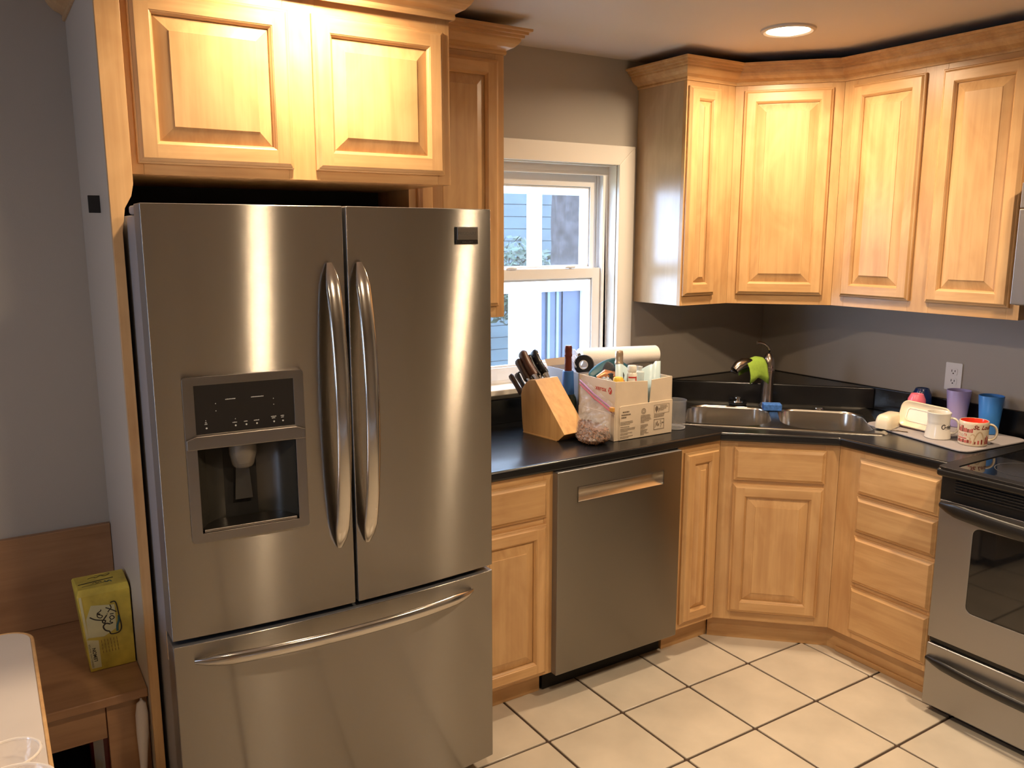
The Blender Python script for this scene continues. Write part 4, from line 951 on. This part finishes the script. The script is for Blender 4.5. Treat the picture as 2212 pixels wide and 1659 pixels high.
b = MB(); b.lathe([(0, 0), (.019, 0), (.020, .004), (.020, .030), (.016, .036), (0, .037)], (-1.370, -.494, 1.122), 20, M=None); tag(b.build('yellow_cap', plain('yellow_plastic', (.72, .45, .04), .35)), 'bright yellow bottle cap near the front of the carton', 'cap')
lumpy('plastic_wrap', clear('crumpled_wrap', (.85, .85, .82), .45, .2), (-1.384, -.440, 1.125), (.016, .030, .024), .8, 3.5, 'crumpled clear plastic wrap left of the yellow cap', 'plastic wrap', n=14, seed=5)
# copper-foil pouch at left front
FOIL = plain('orange_foil', (.62, .27, .12), .3, metal=.5, vary=.25, vscale=30)
b = MB(); b.tube([(-1.396, -.40, 1.142), (-1.370, -.415, 1.158), (-1.34, -.44, 1.150), (-1.325, -.465, 1.120)], [.012, .020, .022, .018], 14); tag(b.build('foil_pouch', FOIL), 'orange foil pouch at the left rim of the carton', 'pouch')
# champagne bottle with gold foil
cbp = Vector((-1.285, -.395, z0 + .006)); t = thing('champagne_bottle', 'bottle with crumpled pale gold foil top rising behind the frosted sleeve', 'bottle', cbp)
DGL = plain('dark_green_glass', (.010, .022, .010), .08, spec=.7); GFO = plain('gold_foil', (.80, .62, .42), .28, metal=.9, bump=1.0, bscale=140)
b = MB(); b.lathe([(0, 0), (.036, 0), (.037, .01), (.037, .12), (.032, .17), (.018, .215)], n=28); b.build('body', DGL, t)
b = MB(); b.lathe([(.0185, .210), (.0165, .250), (.0155, .262), (.018, .268), (.0175, .278), (.0155, .283), (.0165, .292), (.0165, .312), (.014, .322), (0, .325)], n=24); b.build('foil', GFO, t)
# little glass lids and gold jar lid
b = MB(); b.lathe([(0, 0), (.019, 0), (.02, .004), (.02, .040), (.012, .046), (.012, .062), (0, .064)], (-1.202, -.425, 1.115), 20); tag(b.build('glass_cruet', clear('clear_glass_thick', (.75, .78, .74), .45, .05)), 'small clear glass bottle peeking over the frosted sleeve', 'bottle')
t = thing('jar', 'glass jar with a gold lid at the right back of the carton', 'jar', (-1.142, -.400, z0 + .006))
b = MB(); b.lathe([(0, 0), (.027, 0), (.028, .01), (.028, .20), (.024, .215), (0, .215)], n=24); b.build('glass', clear('jar_glass', (.45, .40, .25), .5, .05), t)
b = MB(); b.lathe([(.025, .214), (.0265, .216), (.0265, .232), (.024, .235), (0, .2355)], n=24); b.build('lid', plain('gold_lid', (.45, .33, .12), .3, metal=.9), t)
# second box behind
GBX = plain('grey_carton', (.30, .27, .26), .7, vary=.06, vscale=12)
bx2 = thing('storage_box', 'grey cardboard box behind the printed carton', 'box', (-1.2, -.15, z0))
a0, a1_, c0, c1 = -1.385, -1.045, -.262, -.042
b = MB(); b.box(a0, a1_, c0, c1, z0, z0 + .004); b.box(a0, a0 + .004, c0, c1, z0 + .004, 1.143); b.box(a1_ - .004, a1_, c0, c1, z0 + .004, 1.143); b.box(a0 + .004, a1_ - .004, c0, c0 + .004, z0 + .004, 1.143); b.box(a0 + .004, a1_ - .004, c1 - .004, c1, z0 + .004, 1.143)
b.box(a0 + .004, a1_ - .004, c0 + .004, c1 - .004, 1.12, 1.124)
b.build('shell', GBX, bx2, bevel=.0008, seg=1, world=True)
b = MB(); b.add([(a0, c1 - .002, 1.143), (a1_, c1 - .002, 1.143), (a1_, c1 + .022, 1.172), (a0, c1 + .020, 1.170)], [(0, 1, 2, 3)]); b.build('flap', CBI, bx2, world=True, solid=.003)
# wine bottle with blue sleeve
wb = Vector((-1.426, -.247, z0)); t = thing('wine_bottle', 'dark bottle with wrinkled brown neck foil wearing a blue sleeve, beside the knife block', 'bottle', wb)
b = MB(); b.lathe([(0, 0), (.036, 0), (.0375, .008), (.0375, .105), (.034, .130), (.024, .150), (.02, .17)], n=32); b.build('body', DGL, t)
b = MB(); b.lathe([(.0265, .138), (.0255, .160), (.0225, .236), (.0215, .240), (.014, .241)], n=28); b.build('sleeve', plain('blue_sleeve_plastic', (.018, .085, .27), .4), t)
b = MB(); b.lathe([(.0155, .238), (.0150, .270), (.0140, .288), (.0135, .296), (.0160, .300), (.0165, .306), (.0150, .313), (.0155, .322), (.0155, .336), (.013, .343), (0, .345)], n=24); b.build('neck_foil', plain('brown_neck_foil', (.13, .028, .016), .25, metal=.4, bump=1.0, bscale=110), t)
# paper roll lying on the boxes
ra, rb = Vector((-1.285, -.135, 1.184)), Vector((-.905, -.190, 1.176)); ax = (rb - ra).normalized(); Mr = Matrix.Translation(ra) @ ax.to_track_quat('Z', 'Y').to_matrix().to_4x4(); Lr = (rb - ra).length
t = thing('paper_roll', 'long white paper towel roll lying across the boxes by the window', 'paper roll', ra)
b = MB(); b.lathe([(.019, 0), (.037, 0), (.0385, .003), (.0385, Lr - .003), (.037, Lr), (.019, Lr), (.019, 0)], n=40, M=Mr); b.build('roll', plain('paper_white', (.80, .76, .70), .85, bump=.5, bscale=160), t, world=True)
b = MB(); b.lathe([(.0188, .0005), (.0172, .0005), (.0172, Lr - .0005), (.0188, Lr - .0005)], n=32, M=Mr); b.build('core', CBI, t, world=True)
# black disc with rim
dc = Vector((-1.318, -.215, 1.166)); t = thing('tape_roll', 'black roll with a thin white inner ring in front of the paper roll', 'tape', dc)
Mt = Matrix.Translation(dc) @ Vector((-.72, -.62, .12)).normalized().to_track_quat('Z', 'Y').to_matrix().to_4x4()
b = MB(); b.lathe([(.019, 0), (.040, 0), (.041, .002), (.041, .020), (.040, .022), (.019, .022), (.019, 0)], n=32, M=Mt); b.build('black_roll', BLK, t, world=True)
b = MB(); b.lathe([(.019, -.0005), (.0165, -.0005), (.0165, .0235), (.019, .0235)], n=32, M=Mt); b.build('white_core', WHT, t, world=True)
# bubble wrap
b = MB(); rows = []
for i in range(15):
    row = []
    for k in range(11):
        u, v_ = i / 14, k / 10; row.append((-1.375 + .045 * u + .008 * math.sin(v_ * 9), -.175 - .03 * math.sin(u * 5) , 1.128 + .095 * v_ + .006 * math.sin(u * 11)))
    rows.append(row)
for i in range(14):
    for k in range(10): b.add([rows[i][k], rows[i + 1][k], rows[i + 1][k + 1], rows[i][k + 1]], [(0, 1, 2, 3)], 0, True)
for i in range(14):
    for k in range(10): c = Vector(rows[i][k]); b.lathe([(.0035, 0), (.003, .0018), (.0012, .003), (0, .0032)], n=6, M=Matrix.Translation(c + Vector((.0015, -.001, .004))) @ Matrix.Rotation(PI / 2, 4, 'X'))
tag(b.build('bubble_wrap', clear('bubble_film', (.80, .80, .86), .55, .15)), 'piece of clear bubble wrap standing beside the brown bottle neck', 'bubble wrap')
# zip bag leaning on the carton
BAGM = clear('zip_bag_film', (.80, .76, .74), .17, .08, wrinkle=.012)
bg_ = thing('zip_bag', 'clear zip-top bag of brown granola slumped against the carton', 'bag', (-1.475, -.475, z0))
def bag_ring(t):
    """cross sections from the rounded bottom (t=0) to the flat zip line (t=1)"""
    cb, ctp = Vector((-1.486, -.490, z0 + .002)), Vector((-1.4185, -.420, 1.078))
    c = cb.lerp(ctp, t); axis = Vector((-.05, -1, -.36 * t ** 1.3)).normalized(); perp_ = Vector((-1, .05, 0)).normalized(); lw = .045 + .075 * (min(1, t * 6) ** .5) if t < .17 else .120
    lw = lw * (1 - .05 * t); dw = .066 * (1 - t) ** 1.1 * min(1, .55 + t * 5) + .0015
    return [c + axis * lw * math.copysign(abs(math.cos(a)) ** .8, math.cos(a)) * (.62 + .38 * t if t < 1 else 1) + perp_ * dw * math.sin(a) * (1 + .15 * noise.noise(Vector((a * 2, t * 6, 3)))) for a in [2 * PI * k / 32 for k in range(32)]]
b = MB(); b.loft([bag_ring(t) for t in (0, .02, .06, .12, .2, .3, .4, .5, .6, .7, .8, .9, 1)], True, True); b.build('film', BAGM, bg_, world=True)
r1 = bag_ring(.97); r2 = bag_ring(1.0); e0, e1_ = r1[0], r1[16]; f0, f1_ = r2[0], r2[16]
PINK = plain('pink_zip_strip', (.62, .16, .22), .35)
for q, (ma, nm) in enumerate(((PINK, 'zip_strip'), (plain('violet_zip_strip', (.40, .20, .38), .35), 'zip_strip'))):
    b = MB(); off = Vector((-.003, 0, -.006 + .014 * q)); b.tube([f0 + off, (f0 + f1_) / 2 + off + Vector((-.006, 0, 0)), f1_ + off], .0032, 8); b.build(nm, ma, bg_, world=True)
b = MB(); b.add([f0 + Vector((0, 0, .002)), f1_ + Vector((0, 0, .002)), f1_ + Vector((.006, 0, .022)), f0 + Vector((.006, 0, .022))], [(0, 1, 2, 3)]); b.build('lip', BAGM, bg_, world=True, solid=.0008)
b = MB(); c = f0 + Vector((-.003, -.002, .004)); b.box(c.x - .006, c.x + .006, c.y - .012, c.y + .010, c.z - .008, c.z + .010); b.build('slider', plain('amber_slider', (.60, .30, .07), .35), bg_, bevel=.003, world=True)
GRAN = plain('granola', (.19, .080, .030), .7, vary=.6, vscale=120, bump=1.0, bscale=150)
b = MB(); rnd = random.Random(4)
for k in range(900):
    a = rnd.uniform(0, 2 * PI); t = rnd.uniform(.03, .36) if k % 3 else rnd.uniform(.02, .2); r = bag_ring(t); c0_ = sum(r, Vector()) / 32; p_ = r[int(a / (2 * PI) * 32) % 32]; c = c0_.lerp(p_, rnd.uniform(.76, .90)); s_ = rnd.uniform(.004, .009)
    c.z = max(c.z, z0 + .006)
    u = Vector((rnd.gauss(0, 1), rnd.gauss(0, 1), rnd.gauss(0, 1))).normalized() * s_; v_ = u.orthogonal().normalized() * s_ * .7; w_ = u.cross(v_).normalized() * s_ * .6
    b.add([c + u, c - u, c + v_, c - v_, c + w_, c - w_], [(0, 2, 4), (2, 1, 4), (1, 3, 4), (3, 0, 4), (2, 0, 5), (1, 2, 5), (3, 1, 5), (0, 3, 5)])
b.loft([[Vector((sum(p.x for p in r) / 32, sum(p.y for p in r) / 32, r[0].z * 0 + sum(p.z for p in r) / 32)).lerp(p, .80) for p in r] for r in [bag_ring(t) for t in (.03, .08, .15, .22, .30, .35)]], True, True)
o = b.build('granola', GRAN, bg_, world=True); o['kind'] = 'stuff'
# clear canister right of the carton
t = thing('clear_canister', 'clear lidless plastic canister to the right of the carton', 'canister', (-1.046, -.470, z0))
b = MB(); b.lathe([(0, .002), (.040, .002), (.044, .006), (.046, .115), (.048, .118), (.046, .119), (.044, .114), (.042, .008), (0, .005)], n=36); b.build('tub', clear('canister_plastic', (.55, .56, .58), .16, .05), t)
b = MB(); b.lathe([(.0405, .0005), (.044, .0015), (.0445, .006), (.042, .006)], n=36); b.build('base_ring', clear('canister_base', (.7, .7, .72), .6, .08), t)

# ================================================================== drying mat and cups, right
MATM = plain('grey_drying_mat', (.33, .30, .30), .95, bump=.7, bscale=350)
def rounded_poly(P, r, n=6):
    o = []
    for i in range(len(P)):
        p0, p1, p2 = Vector(P[i - 1]), Vector(P[i]), Vector(P[(i + 1) % len(P)]); d0 = (p0 - p1).normalized(); d1 = (p2 - p1).normalized(); a_, c_ = p1 + d0 * r, p1 + d1 * r
        for k in range(n + 1): t = k / n; o.append(tuple((a_.lerp(p1, t)).lerp(p1.lerp(c_, t), t)))
    return o
mp_ = rounded_poly([(-.335, -.845), (-.452, -1.345), (-.060, -1.378), (-.030, -.90)], .055)
b = MB(); b.prism(mp_, z0, z0 + .007); tag(b.build('drying_mat', MATM, bevel=.003, seg=3), 'grey rounded drying mat on the counter beside the sink', 'mat')
zm = z0 + .0075
def tumbler(name, c, h, rb_, rt, mat, label, grp='plastic tumblers on the drying mat'):
    t = thing(name, label, 'cup', (c[0], c[1], zm), 0, grp)
    b = MB(); b.lathe([(0, 0), (rb_ - .003, 0), (rb_, .003), (rt, h - .002), (rt - .001, h), (rt - .0026, h - .001), (rb_ - .002, .006), (0, .005)], n=40); b.build('cup', mat, t); return t
def milky(name, c, r=.3):
    m, t_, b_ = nt(name); b_.inputs['Base Color'].default_value = col(c); setp(b_, rough=r, alpha=.90, spec=.5); return m
tumbler('tumbler', (-.088, -1.232), .152, .033, .046, milky('blue_tumbler_plastic', (.05, .22, .62)), 'translucent bright blue plastic tumbler on the drying mat')
tumbler('tumbler', (-.070, -1.092), .150, .033, .046, milky('lilac_tumbler_plastic', (.42, .36, .66)), 'translucent lilac plastic tumbler below the outlet')
# upside-down mugs at the back
def dome(name, c, r, h, mat, label):
    b = MB(); b.lathe([(r * .93, 0), (r, .004), (r, h * .55), (r * .93, h * .82), (r * .70, h * .97), (r * .66, h), (r * .6, h), (r * .55, h * .98), (0, h * .98)], (c[0], c[1], zm), 32)
    tag(b.build(name, mat), label, 'cup')
dome('upturned_cup', (-.150, -.962), .0365, .122, plain('pink_plastic', (.80, .17, .24), .25), 'glossy pink cup turned upside down behind the butter dish')
dome('upturned_cup', (-.062, -.930), .040, .132, plain('navy_plastic', (.010, .025, .10), .2), 'dark navy cup turned upside down behind the pink one')
# butter dish: lid and tray
BD = Vector((-.305, -.945, zm)); t = thing('butter_dish_cover', 'cream domed butter dish cover on the mat at the sink end', 'lid', BD, math.radians(12))
b = MB(); rings = []
for z, kx, ky in ((0.0, 1, 1), (.012, 1, 1), (.030, .97, .96), (.045, .90, .86), (.052, .80, .70), (.055, .6, .4)):
    rings.append([(x * kx, y * ky, z) for x, y in rrect(-.072, .072, -.034, .034, .020, 6)])
b.loft(rings, True, True)
Ml = Matrix.Rotation(math.radians(0), 4, 'X'); b.build('shell', CREAM, t)
b = MB(); b.box(-.02, .03, -.036, -.030, .0005, .0045); b.build('rim_tab', WHT, t, bevel=.001)
# tray leaning, facing the room
tc_ = Vector((-.262, -1.072, zm + .0535)); ex = Vector((-.06, -1, -.02)).normalized(); upv = Vector((.34, 0, 1)).normalized()
t = thing('butter_dish_tray', 'cream rectangular butter dish tray propped upright behind the mugs', 'tray', (tc_.x, tc_.y, zm))
ez = ex.cross(upv); Mt = frame(tc_, ex, upv); b = MB()
W2_, H2_ = .108, .0535
rings = [[Mt @ Vector((x, y, z)) for x, y in rrect(-W2_ + o, W2_ - o, -H2_ + o, H2_ - o, max(.030 - o * .6, .004), 7)] for o, z in ((0, .010), (.003, .012), (.010, .006), (.020, .0015), (.026, .0012), (.0265, .0035), (.029, .0035), (.0295, .0010), (.04, .001))]
rings.append([Mt @ Vector((x, y, .001)) for x, y in rrect(-.02, .02, -.006, .006, .003, 7)])
b.loft(rings, True, False); b.f.append(list(range(len(b.v) - 32, len(b.v)))); b.m.append(0); b.s.append(False)
b.build('tray', CREAM, t, world=True, solid=.003)
# cutlery under the lid
for k, (x, y, a) in enumerate(((-.372, -1.000, -1.0), (-.352, -1.030, -1.2))):
    b = MB(); d = Vector((math.cos(a), math.sin(a), 0)); c = Vector((x, y, zm + .002)); b.tube([c - d * .022, c, c + d * .025], [.003, .0045, .006], 8, flat=.35); tag(b.build('spoon', CHR), ['steel spoon peeking out below the butter dish lid', 'second steel utensil handle below the butter dish tray'][k], 'cutlery')
# mugs
def mug(name, c, h, prof, mat, inner, label, hang, hr, hz, hw_, hmat=None):
    t = thing(name, label, 'mug', (c[0], c[1], zm)); b = MB()
    o = prof; rt = prof[-1][0]
    b.lathe([(0, 0)] + o + [(rt - .0015, h), (rt - .0035, h - .0005)], n=48, mi=0); b.lathe([(rt - .0035, h - .0005), (rt - .005, h - .004), (o[1][0] - .005, .010), (0, .008)], n=48, mi=1)
    b.build('cup', [mat, inner], t)
    d = Vector((math.cos(hang), math.sin(hang), 0)); b = MB(); P = []
    for k in range(17):
        a = -PI / 2 + PI * k / 16; P.append(d * (rt - .004 + hr * math.cos(a) ** .75 if math.cos(a) > 1e-6 else rt - .004) + Vector((0, 0, hz + hw_ * math.sin(a))))
    b.tube(P, [(.0045, .007)] * 17, 12, up=Vector((-d.y, d.x, 0))); b.build('handle', hmat or mat, t); return t
m1 = mug('mug', (-.326, -1.165), .102, [(.044, 0), (.0465, .003), (.045, .02), (.0405, .045), (.0395, .065), (.041, .085), (.0435, .100)], WHT, WHT, 'white diner mug with black script lettering', math.radians(-62), .030, .052, .030)
camd = lambda c: math.atan2(-2.93 - c[1], -3.41 - c[0])
b = MB(); ca = camd((-.326, -1.165)) + math.radians(16)
def cyl_frame(ang): return Matrix.Rotation(ang + PI / 2, 4, 'Z') @ frame((0, 0, 0), (1, 0, 0), (0, 0, 1))
Mc = cyl_frame(ca + math.radians(6)); R = .0417
stroke(b, [(.010, .056), (.004, .059), (-.002, .055), (-.003, .047), (.002, .042), (.009, .046), (.011, .050), (.006, .051)], .0030, Mc, wrap=R)
text(b, 'ollectivo', .0135, Mc @ Matrix.Translation((0, 0, 0)), wrap=None, shear=.4) if False else None
vs, fs = text_mesh('olectivo', .0150, shear=.35, off=.0004); vs = [Vector((R * math.sin((v.x + .0125) / R), v.y + .046, R * math.cos((v.x + .0125) / R))) for v in vs]; b.add([Mc @ v for v in vs], fs)
stroke(b, [(.010, .0405), (.030, .0405), (.052, .042)], .0010, Mc, wrap=R); stroke(b, [(.018, .0435), (.032, .0435), (.046, .0445)], .0014, Mc, wrap=R)
b.build('lettering', INK, m1)
REDG = plain('red_glaze', (.72, .045, .02), .12); MUGW = plain('mug_cream', (.70, .58, .42), .18)
m2 = mug('mug', (-.311, -1.293), .091, [(.046, 0), (.049, .003), (.0495, .006), (.0505, .02), (.0505, .08), (.050, .089)], MUGW, REDG, 'cream and red city souvenir mug with a red inside', math.radians(-50), .032, .048, .030)
MAR = plain('maroon_print', (.22, .035, .022), .3); PKR = plain('red_print', (.50, .10, .09), .3); TAN = plain('tan_print', (.50, .36, .22), .3)
ca = camd((-.311, -1.293)); Mc = cyl_frame(ca); R = .0508; b = MB(); rnd = random.Random(11)
def wr(x0_, y0_, x1_, y1_, mi): stroke(b, [(x0_, (y0_ + y1_) / 2), ((x0_ + x1_) / 2, (y0_ + y1_) / 2), (x1_, (y0_ + y1_) / 2)], y1_ - y0_, Mc, mi, wrap=R)
for k in range(9):
    x = -.062 + k * .0068; hgt = rnd.choice((.010, .014, .020, .026, .017)); wr(x, .052, x + .0055, .052 + hgt * .9, 1 if k % 3 else 0)
for k in range(7): x = -.065 + k * .009; wr(x, .012, x + .0075, .022 + .002 * (k % 2), 0 if k % 2 else 1)
wr(-.066, .026, -.022, .0262 + .004, 1); wr(-.060, .034, -.050, .046, 1); wr(-.047, .034, -.036, .044, 0); wr(-.033, .036, -.022, .046, 1)
Mt_ = Mc
for s_, x, y, sz, mi in (('MISSOURI', -.064, .035, .013, 3),):
    vs, fs = text_mesh(s_, sz, off=.0006); rr = R + .0003; b.add([Mc @ Vector((rr * math.sin((v.x + x) / rr), v.y + y, rr * math.cos((v.x + x) / rr))) for v in vs], fs, mi)
vs, fs = text_mesh('St. Louis', .0215, shear=.35, off=.0007); rr = R + .0002; b.add([Mc @ Vector((rr * math.sin((v.x - .002) / rr), v.y + .066, rr * math.cos((v.x - .002) / rr))) for v in vs], fs, 0)
stroke(b, [(.002, .008), (.006, .030), (.014, .050), (.022, .056), (.030, .050), (.038, .030), (.042, .008)], .0045, Mc @ Matrix.Translation((0, 0, 0)), 2, wrap=R + .0002)
stroke(b, [(-.012, .030), (-.008, .042), (.000, .046), (.006, .040)], .003, Mc, 2, wrap=R); wr(-.012, .010, -.006, .032, 2)
for k in range(5): x = .004 + k * .012; wr(x, .010, x + .006, .020 + .004 * (k % 3), 1 if k % 2 else 0)
for k in range(3): x = .044 + k * .007; wr(x, .010, x + .005, .036 + .006 * (k % 2), k % 2)
b.build('city_print', [MAR, PKR, TAN, MUGW], m2)

# ================================================================== bench corner, lower left
bn = thing('bench', 'built-in wooden bench against the wall left of the fridge panel', 'bench', (-3.6, -.3, 0))
MB().box(-4.55, -3.113, -.024, -.001, .455, .766).build('backrest', BENCH, bn, bevel=.003, world=True)
MB().box(-4.55, -3.1125, -.585, -.001, .428, .455).build('seat', BENCH, bn, bevel=.004, seg=3, world=True)
MB().box(-4.50, -3.22, -.560, -.540, .325, .427).build('apron', BENCH, bn, bevel=.002, world=True)
MB().box(-3.218, -3.1135, -.562, -.540, 0, .427).build('leg', BENCH, bn, bevel=.002, world=True)
MB().box(-4.54, -4.44, -.562, -.540, 0, .427).build('leg', BENCH, bn, bevel=.002, world=True)
# yellow drink carton standing on end
YEL = plain('yellow_carton', (.52, .40, .055), .45, vary=.35, vscale=14); YEL2 = plain('pale_yellow_carton', (.56, .53, .30), .5, vary=.1, vscale=15)
lc = thing('drink_carton', 'yellow sparkling water carton with brush lettering standing on the bench', 'carton', (-3.172, -.345, .4555))
X0, X1, Y0, Y1, ZB, ZT = -3.236, -3.116, -.412, -.285, .4558, .703
b = MB(); tl = .020
rng = [[(X0, Y0, ZB), (X1, Y0, ZB), (X1, Y1, ZB), (X0, Y1, ZB)], [(X0 - tl * .9, Y0 + .004, ZT - .018), (X1, Y0 + .004, ZT - .018), (X1, Y1, ZT - .006), (X0 - tl, Y1, ZT - .006)], [(X0 - tl + .008, Y0 + .014, ZT), (X1 - .003, Y0 + .014, ZT), (X1 - .003, Y1 - .006, ZT), (X0 - tl + .004, Y1 - .006, ZT)]]
b.loft(rng, True, True, 0, False); b.build('shell', YEL, lc, bevel=.002, world=True)
b = MB(); Fb = frame((X0, Y0 - .0004, ZB), (1, 0, 0), (-tl * .9 / (ZT - ZB), 0.016, 1)); 
b.prism([(.004, .01), (.030, .01), (.034, .092), (.004, .10)], 0, .0004, M=Fb, mi=1); b.prism([(.010, .105), (.050, .100), (.085, .118), (.090, .19), (.030, .20), (.012, .16)], 0, .0004, M=Fb, mi=1)
b.prism([(.004, .10), (.010, .105), (.010, .23), (.003, .23)], 0, .0004, M=Fb, mi=1)
Fs = Fb @ Matrix.Translation((0, 0, .0008))
def vst(pts, w_, mi=0): stroke(b, pts, w_, Fs, mi)
# hand-lettered words, reading upwards
vst([(.022, .166), (.035, .156), (.052, .150), (.060, .147), (.056, .140), (.052, .146), (.060, .156), (.066, .163)], .0035)
vst([(.050, .170), (.043, .172), (.042, .163), (.050, .158), (.054, .164), (.042, .172), (.052, .179), (.053, .183)], .0028)
vst([(.070, .134), (.060, .138), (.052, .130), (.056, .118), (.066, .112)], .0040)
vst([(.069, .134), (.078, .136), (.071, .140), (.074, .146)], .0026)
vst([(.076, .146), (.072, .154), (.079, .158), (.084, .151), (.077, .146)], .0028)
vst([(.074, .164), (.084, .163)], .0028); vst([(.067, .165), (.068, .167)], .003)
vst([(.066, .186), (.078, .178), (.092, .167)], .0030); vst([(.078, .192), (.080, .182), (.072, .174), (.070, .170)], .0026)
vst([(.066, .112), (.068, .104), (.080, .102), (.092, .106), (.098, .120), (.097, .15), (.095, .19), (.090, .2), (.080, .198)], .0032)
vst([(.086, .108), (.088, .125), (.094, .140), (.096, .155)], .006, 2)
text(b, 'LEMON', .0125, Fs @ Matrix.Translation((.0225, .030, 0)) @ Matrix.Rotation(PI / 2, 4, 'Z'), 0, off=.0003)
text(b, 'SPARKLING WATER', .0068, Fs @ Matrix.Translation((.0110, .014, 0)) @ Matrix.Rotation(PI / 2, 4, 'Z'), 0, space=1.25)
for k in range(6):
    for q in range(4): b.prism([(.040 + k * .008, .050 + q * .011), (.0415 + k * .008, .050 + q * .011), (.0415 + k * .008, .058 + q * .011 + .002 * (k % 2)), (.040 + k * .008, .058 + q * .011)], 0, .0002, M=Fs, mi=3)
# top face strokes
Ft = frame((X0 - tl, Y0 + .014, ZT + .0006), (1, 0, 0), (0, 1, 0))
stroke(b, [(.012, .040), (.050, .046), (.105, .054)], .005, Ft, 0); stroke(b, [(.02, .020), (.05, .024), (.09, .030)], .0022, Ft, 0)
stroke(b, [(.048, .032), (.056, .040), (.060, .030), (.068, .040), (.072, .032)], .0022, Ft, 0); stroke(b, [(.080, .038), (.086, .026), (.092, .036), (.098, .022)], .0035, Ft, 2)
stroke(b, [(.04, .075), (.055, .082), (.062, .074), (.075, .086), (.085, .076), (.100, .088)], .0028, Ft, 0); stroke(b, [(.06, .092), (.08, .088), (.1, .095)], .0022, Ft, 0)
b.build('printing', [INK, YEL2, plain('teal_ink', (.02, .10, .12), .5), plain('ochre_ink', (.22, .13, .03), .5)], lc, world=True)
# things under and beside the bench
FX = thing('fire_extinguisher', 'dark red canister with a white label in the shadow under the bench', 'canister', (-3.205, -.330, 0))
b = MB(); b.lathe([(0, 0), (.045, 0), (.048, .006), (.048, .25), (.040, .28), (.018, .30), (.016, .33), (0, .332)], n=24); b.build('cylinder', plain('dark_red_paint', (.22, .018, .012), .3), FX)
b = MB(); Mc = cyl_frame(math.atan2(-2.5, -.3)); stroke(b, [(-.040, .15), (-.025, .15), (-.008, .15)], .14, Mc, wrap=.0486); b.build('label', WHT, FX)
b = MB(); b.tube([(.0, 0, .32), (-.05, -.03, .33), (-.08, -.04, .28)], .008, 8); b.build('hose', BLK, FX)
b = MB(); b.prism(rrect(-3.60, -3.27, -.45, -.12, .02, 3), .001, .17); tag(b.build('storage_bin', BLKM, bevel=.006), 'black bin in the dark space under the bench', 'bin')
b = MB(); P = [(-3.140, -.618, .012), (-3.142, -.610, .10), (-3.142, -.605, .20), (-3.139, -.600, .27), (-3.136, -.596, .33), (-3.134, -.593, .385), (-3.133, -.590, .418), (-3.133, -.590, .430)]
b.tube(P, [.0075, .0075, .008, .012, .0165, .017, .012, .004], 16, flat=.8); tag(b.build('plastic_paddle', plain('white_plastic', (.62, .56, .52), .35)), 'white plastic paddle-shaped handle leaning beside the bench leg', 'brush')
b = MB(); b.lathe([(0, 0), (.03, 0), (.034, .02), (.030, .19), (.020, .215), (.008, .222), (0, .223)], (-3.125, -.675, 0), 20); tag(b.build('white_bottle', plain('white_bottle_plastic', (.62, .60, .60), .4)), 'white rounded bottle top on the floor between bench and fridge', 'bottle')
# ================================================================== table
tb = thing('dining_table', 'pale table with a thin maple edge at the lower left corner', 'table', (-3.9, -1.6, 0))
tx0, tx1, ty0, ty1 = -4.55, -3.372, -2.25, -.695
ro = rrect(tx0, tx1, ty0, ty1, .065, 8); ri = rrect(tx0 + .008, tx1 - .008, ty0 + .008, ty1 - .008, .058, 8)
TOPM = plain('pale_tabletop_laminate', (.62, .55, .50), .22, vary=.03)
b = MB(); b.prism(ri, .722, .7505); top = b.build('tabletop', TOPM, tb, world=True)
b = MB()
for i in range(len(ro)): j = (i + 1) % len(ro); b.add([(*ro[i], .716), (*ro[j], .716), (*ro[j], .7512), (*ro[i], .7512), (*ri[i], .716), (*ri[j], .716), (*ri[j], .7512), (*ri[i], .7512)], [(0, 1, 2, 3), (3, 2, 6, 7), (7, 6, 5, 4), (4, 5, 1, 0)])
b.build('edge_band', WH, tb, bevel=.003, world=True)
for x, y in ((tx0 + .12, ty0 + .12), (tx1 - .16, ty0 + .12), (tx0 + .12, ty1 - .2), (tx1 - .16, ty1 - .25)): MB().box(x - .035, x + .035, y - .035, y + .035, 0, .72).build('leg', WV, tb, bevel=.006, world=True)
CG = clear('clear_bowl_glass', (.85, .78, .72), .16, .04)
def bowl(label, c, r, h):
    t = thing('glass_bowl', label, 'bowl', (c[0], c[1], .7512)); b = MB()
    b.lathe([(0, 0), (r * .55, 0), (r * .62, .004), (r * .85, h * .5), (r, h), (r - .002, h + .002), (r - .004, h), (r * .82, h * .5), (r * .58, .007), (0, .005)], n=48); b.build('bowl', CG, t)
    b = MB(); b.tube([(r * math.cos(a) - .002 * math.cos(a), r * math.sin(a) - .002 * math.sin(a), h) for a in [2 * PI * k / 48 for k in range(49)]], .0028, 8, caps=False); b.build('rim', clear('bowl_rim_glass', (.95, .88, .80), .55, .05), t)
bowl('clear glass bowl nearest the table edge, its rim caught by the light', (-3.437, -1.335), .050, .045)
bowl('larger clear glass bowl at the bottom left corner of the table', (-3.445, -1.465), .075, .055)
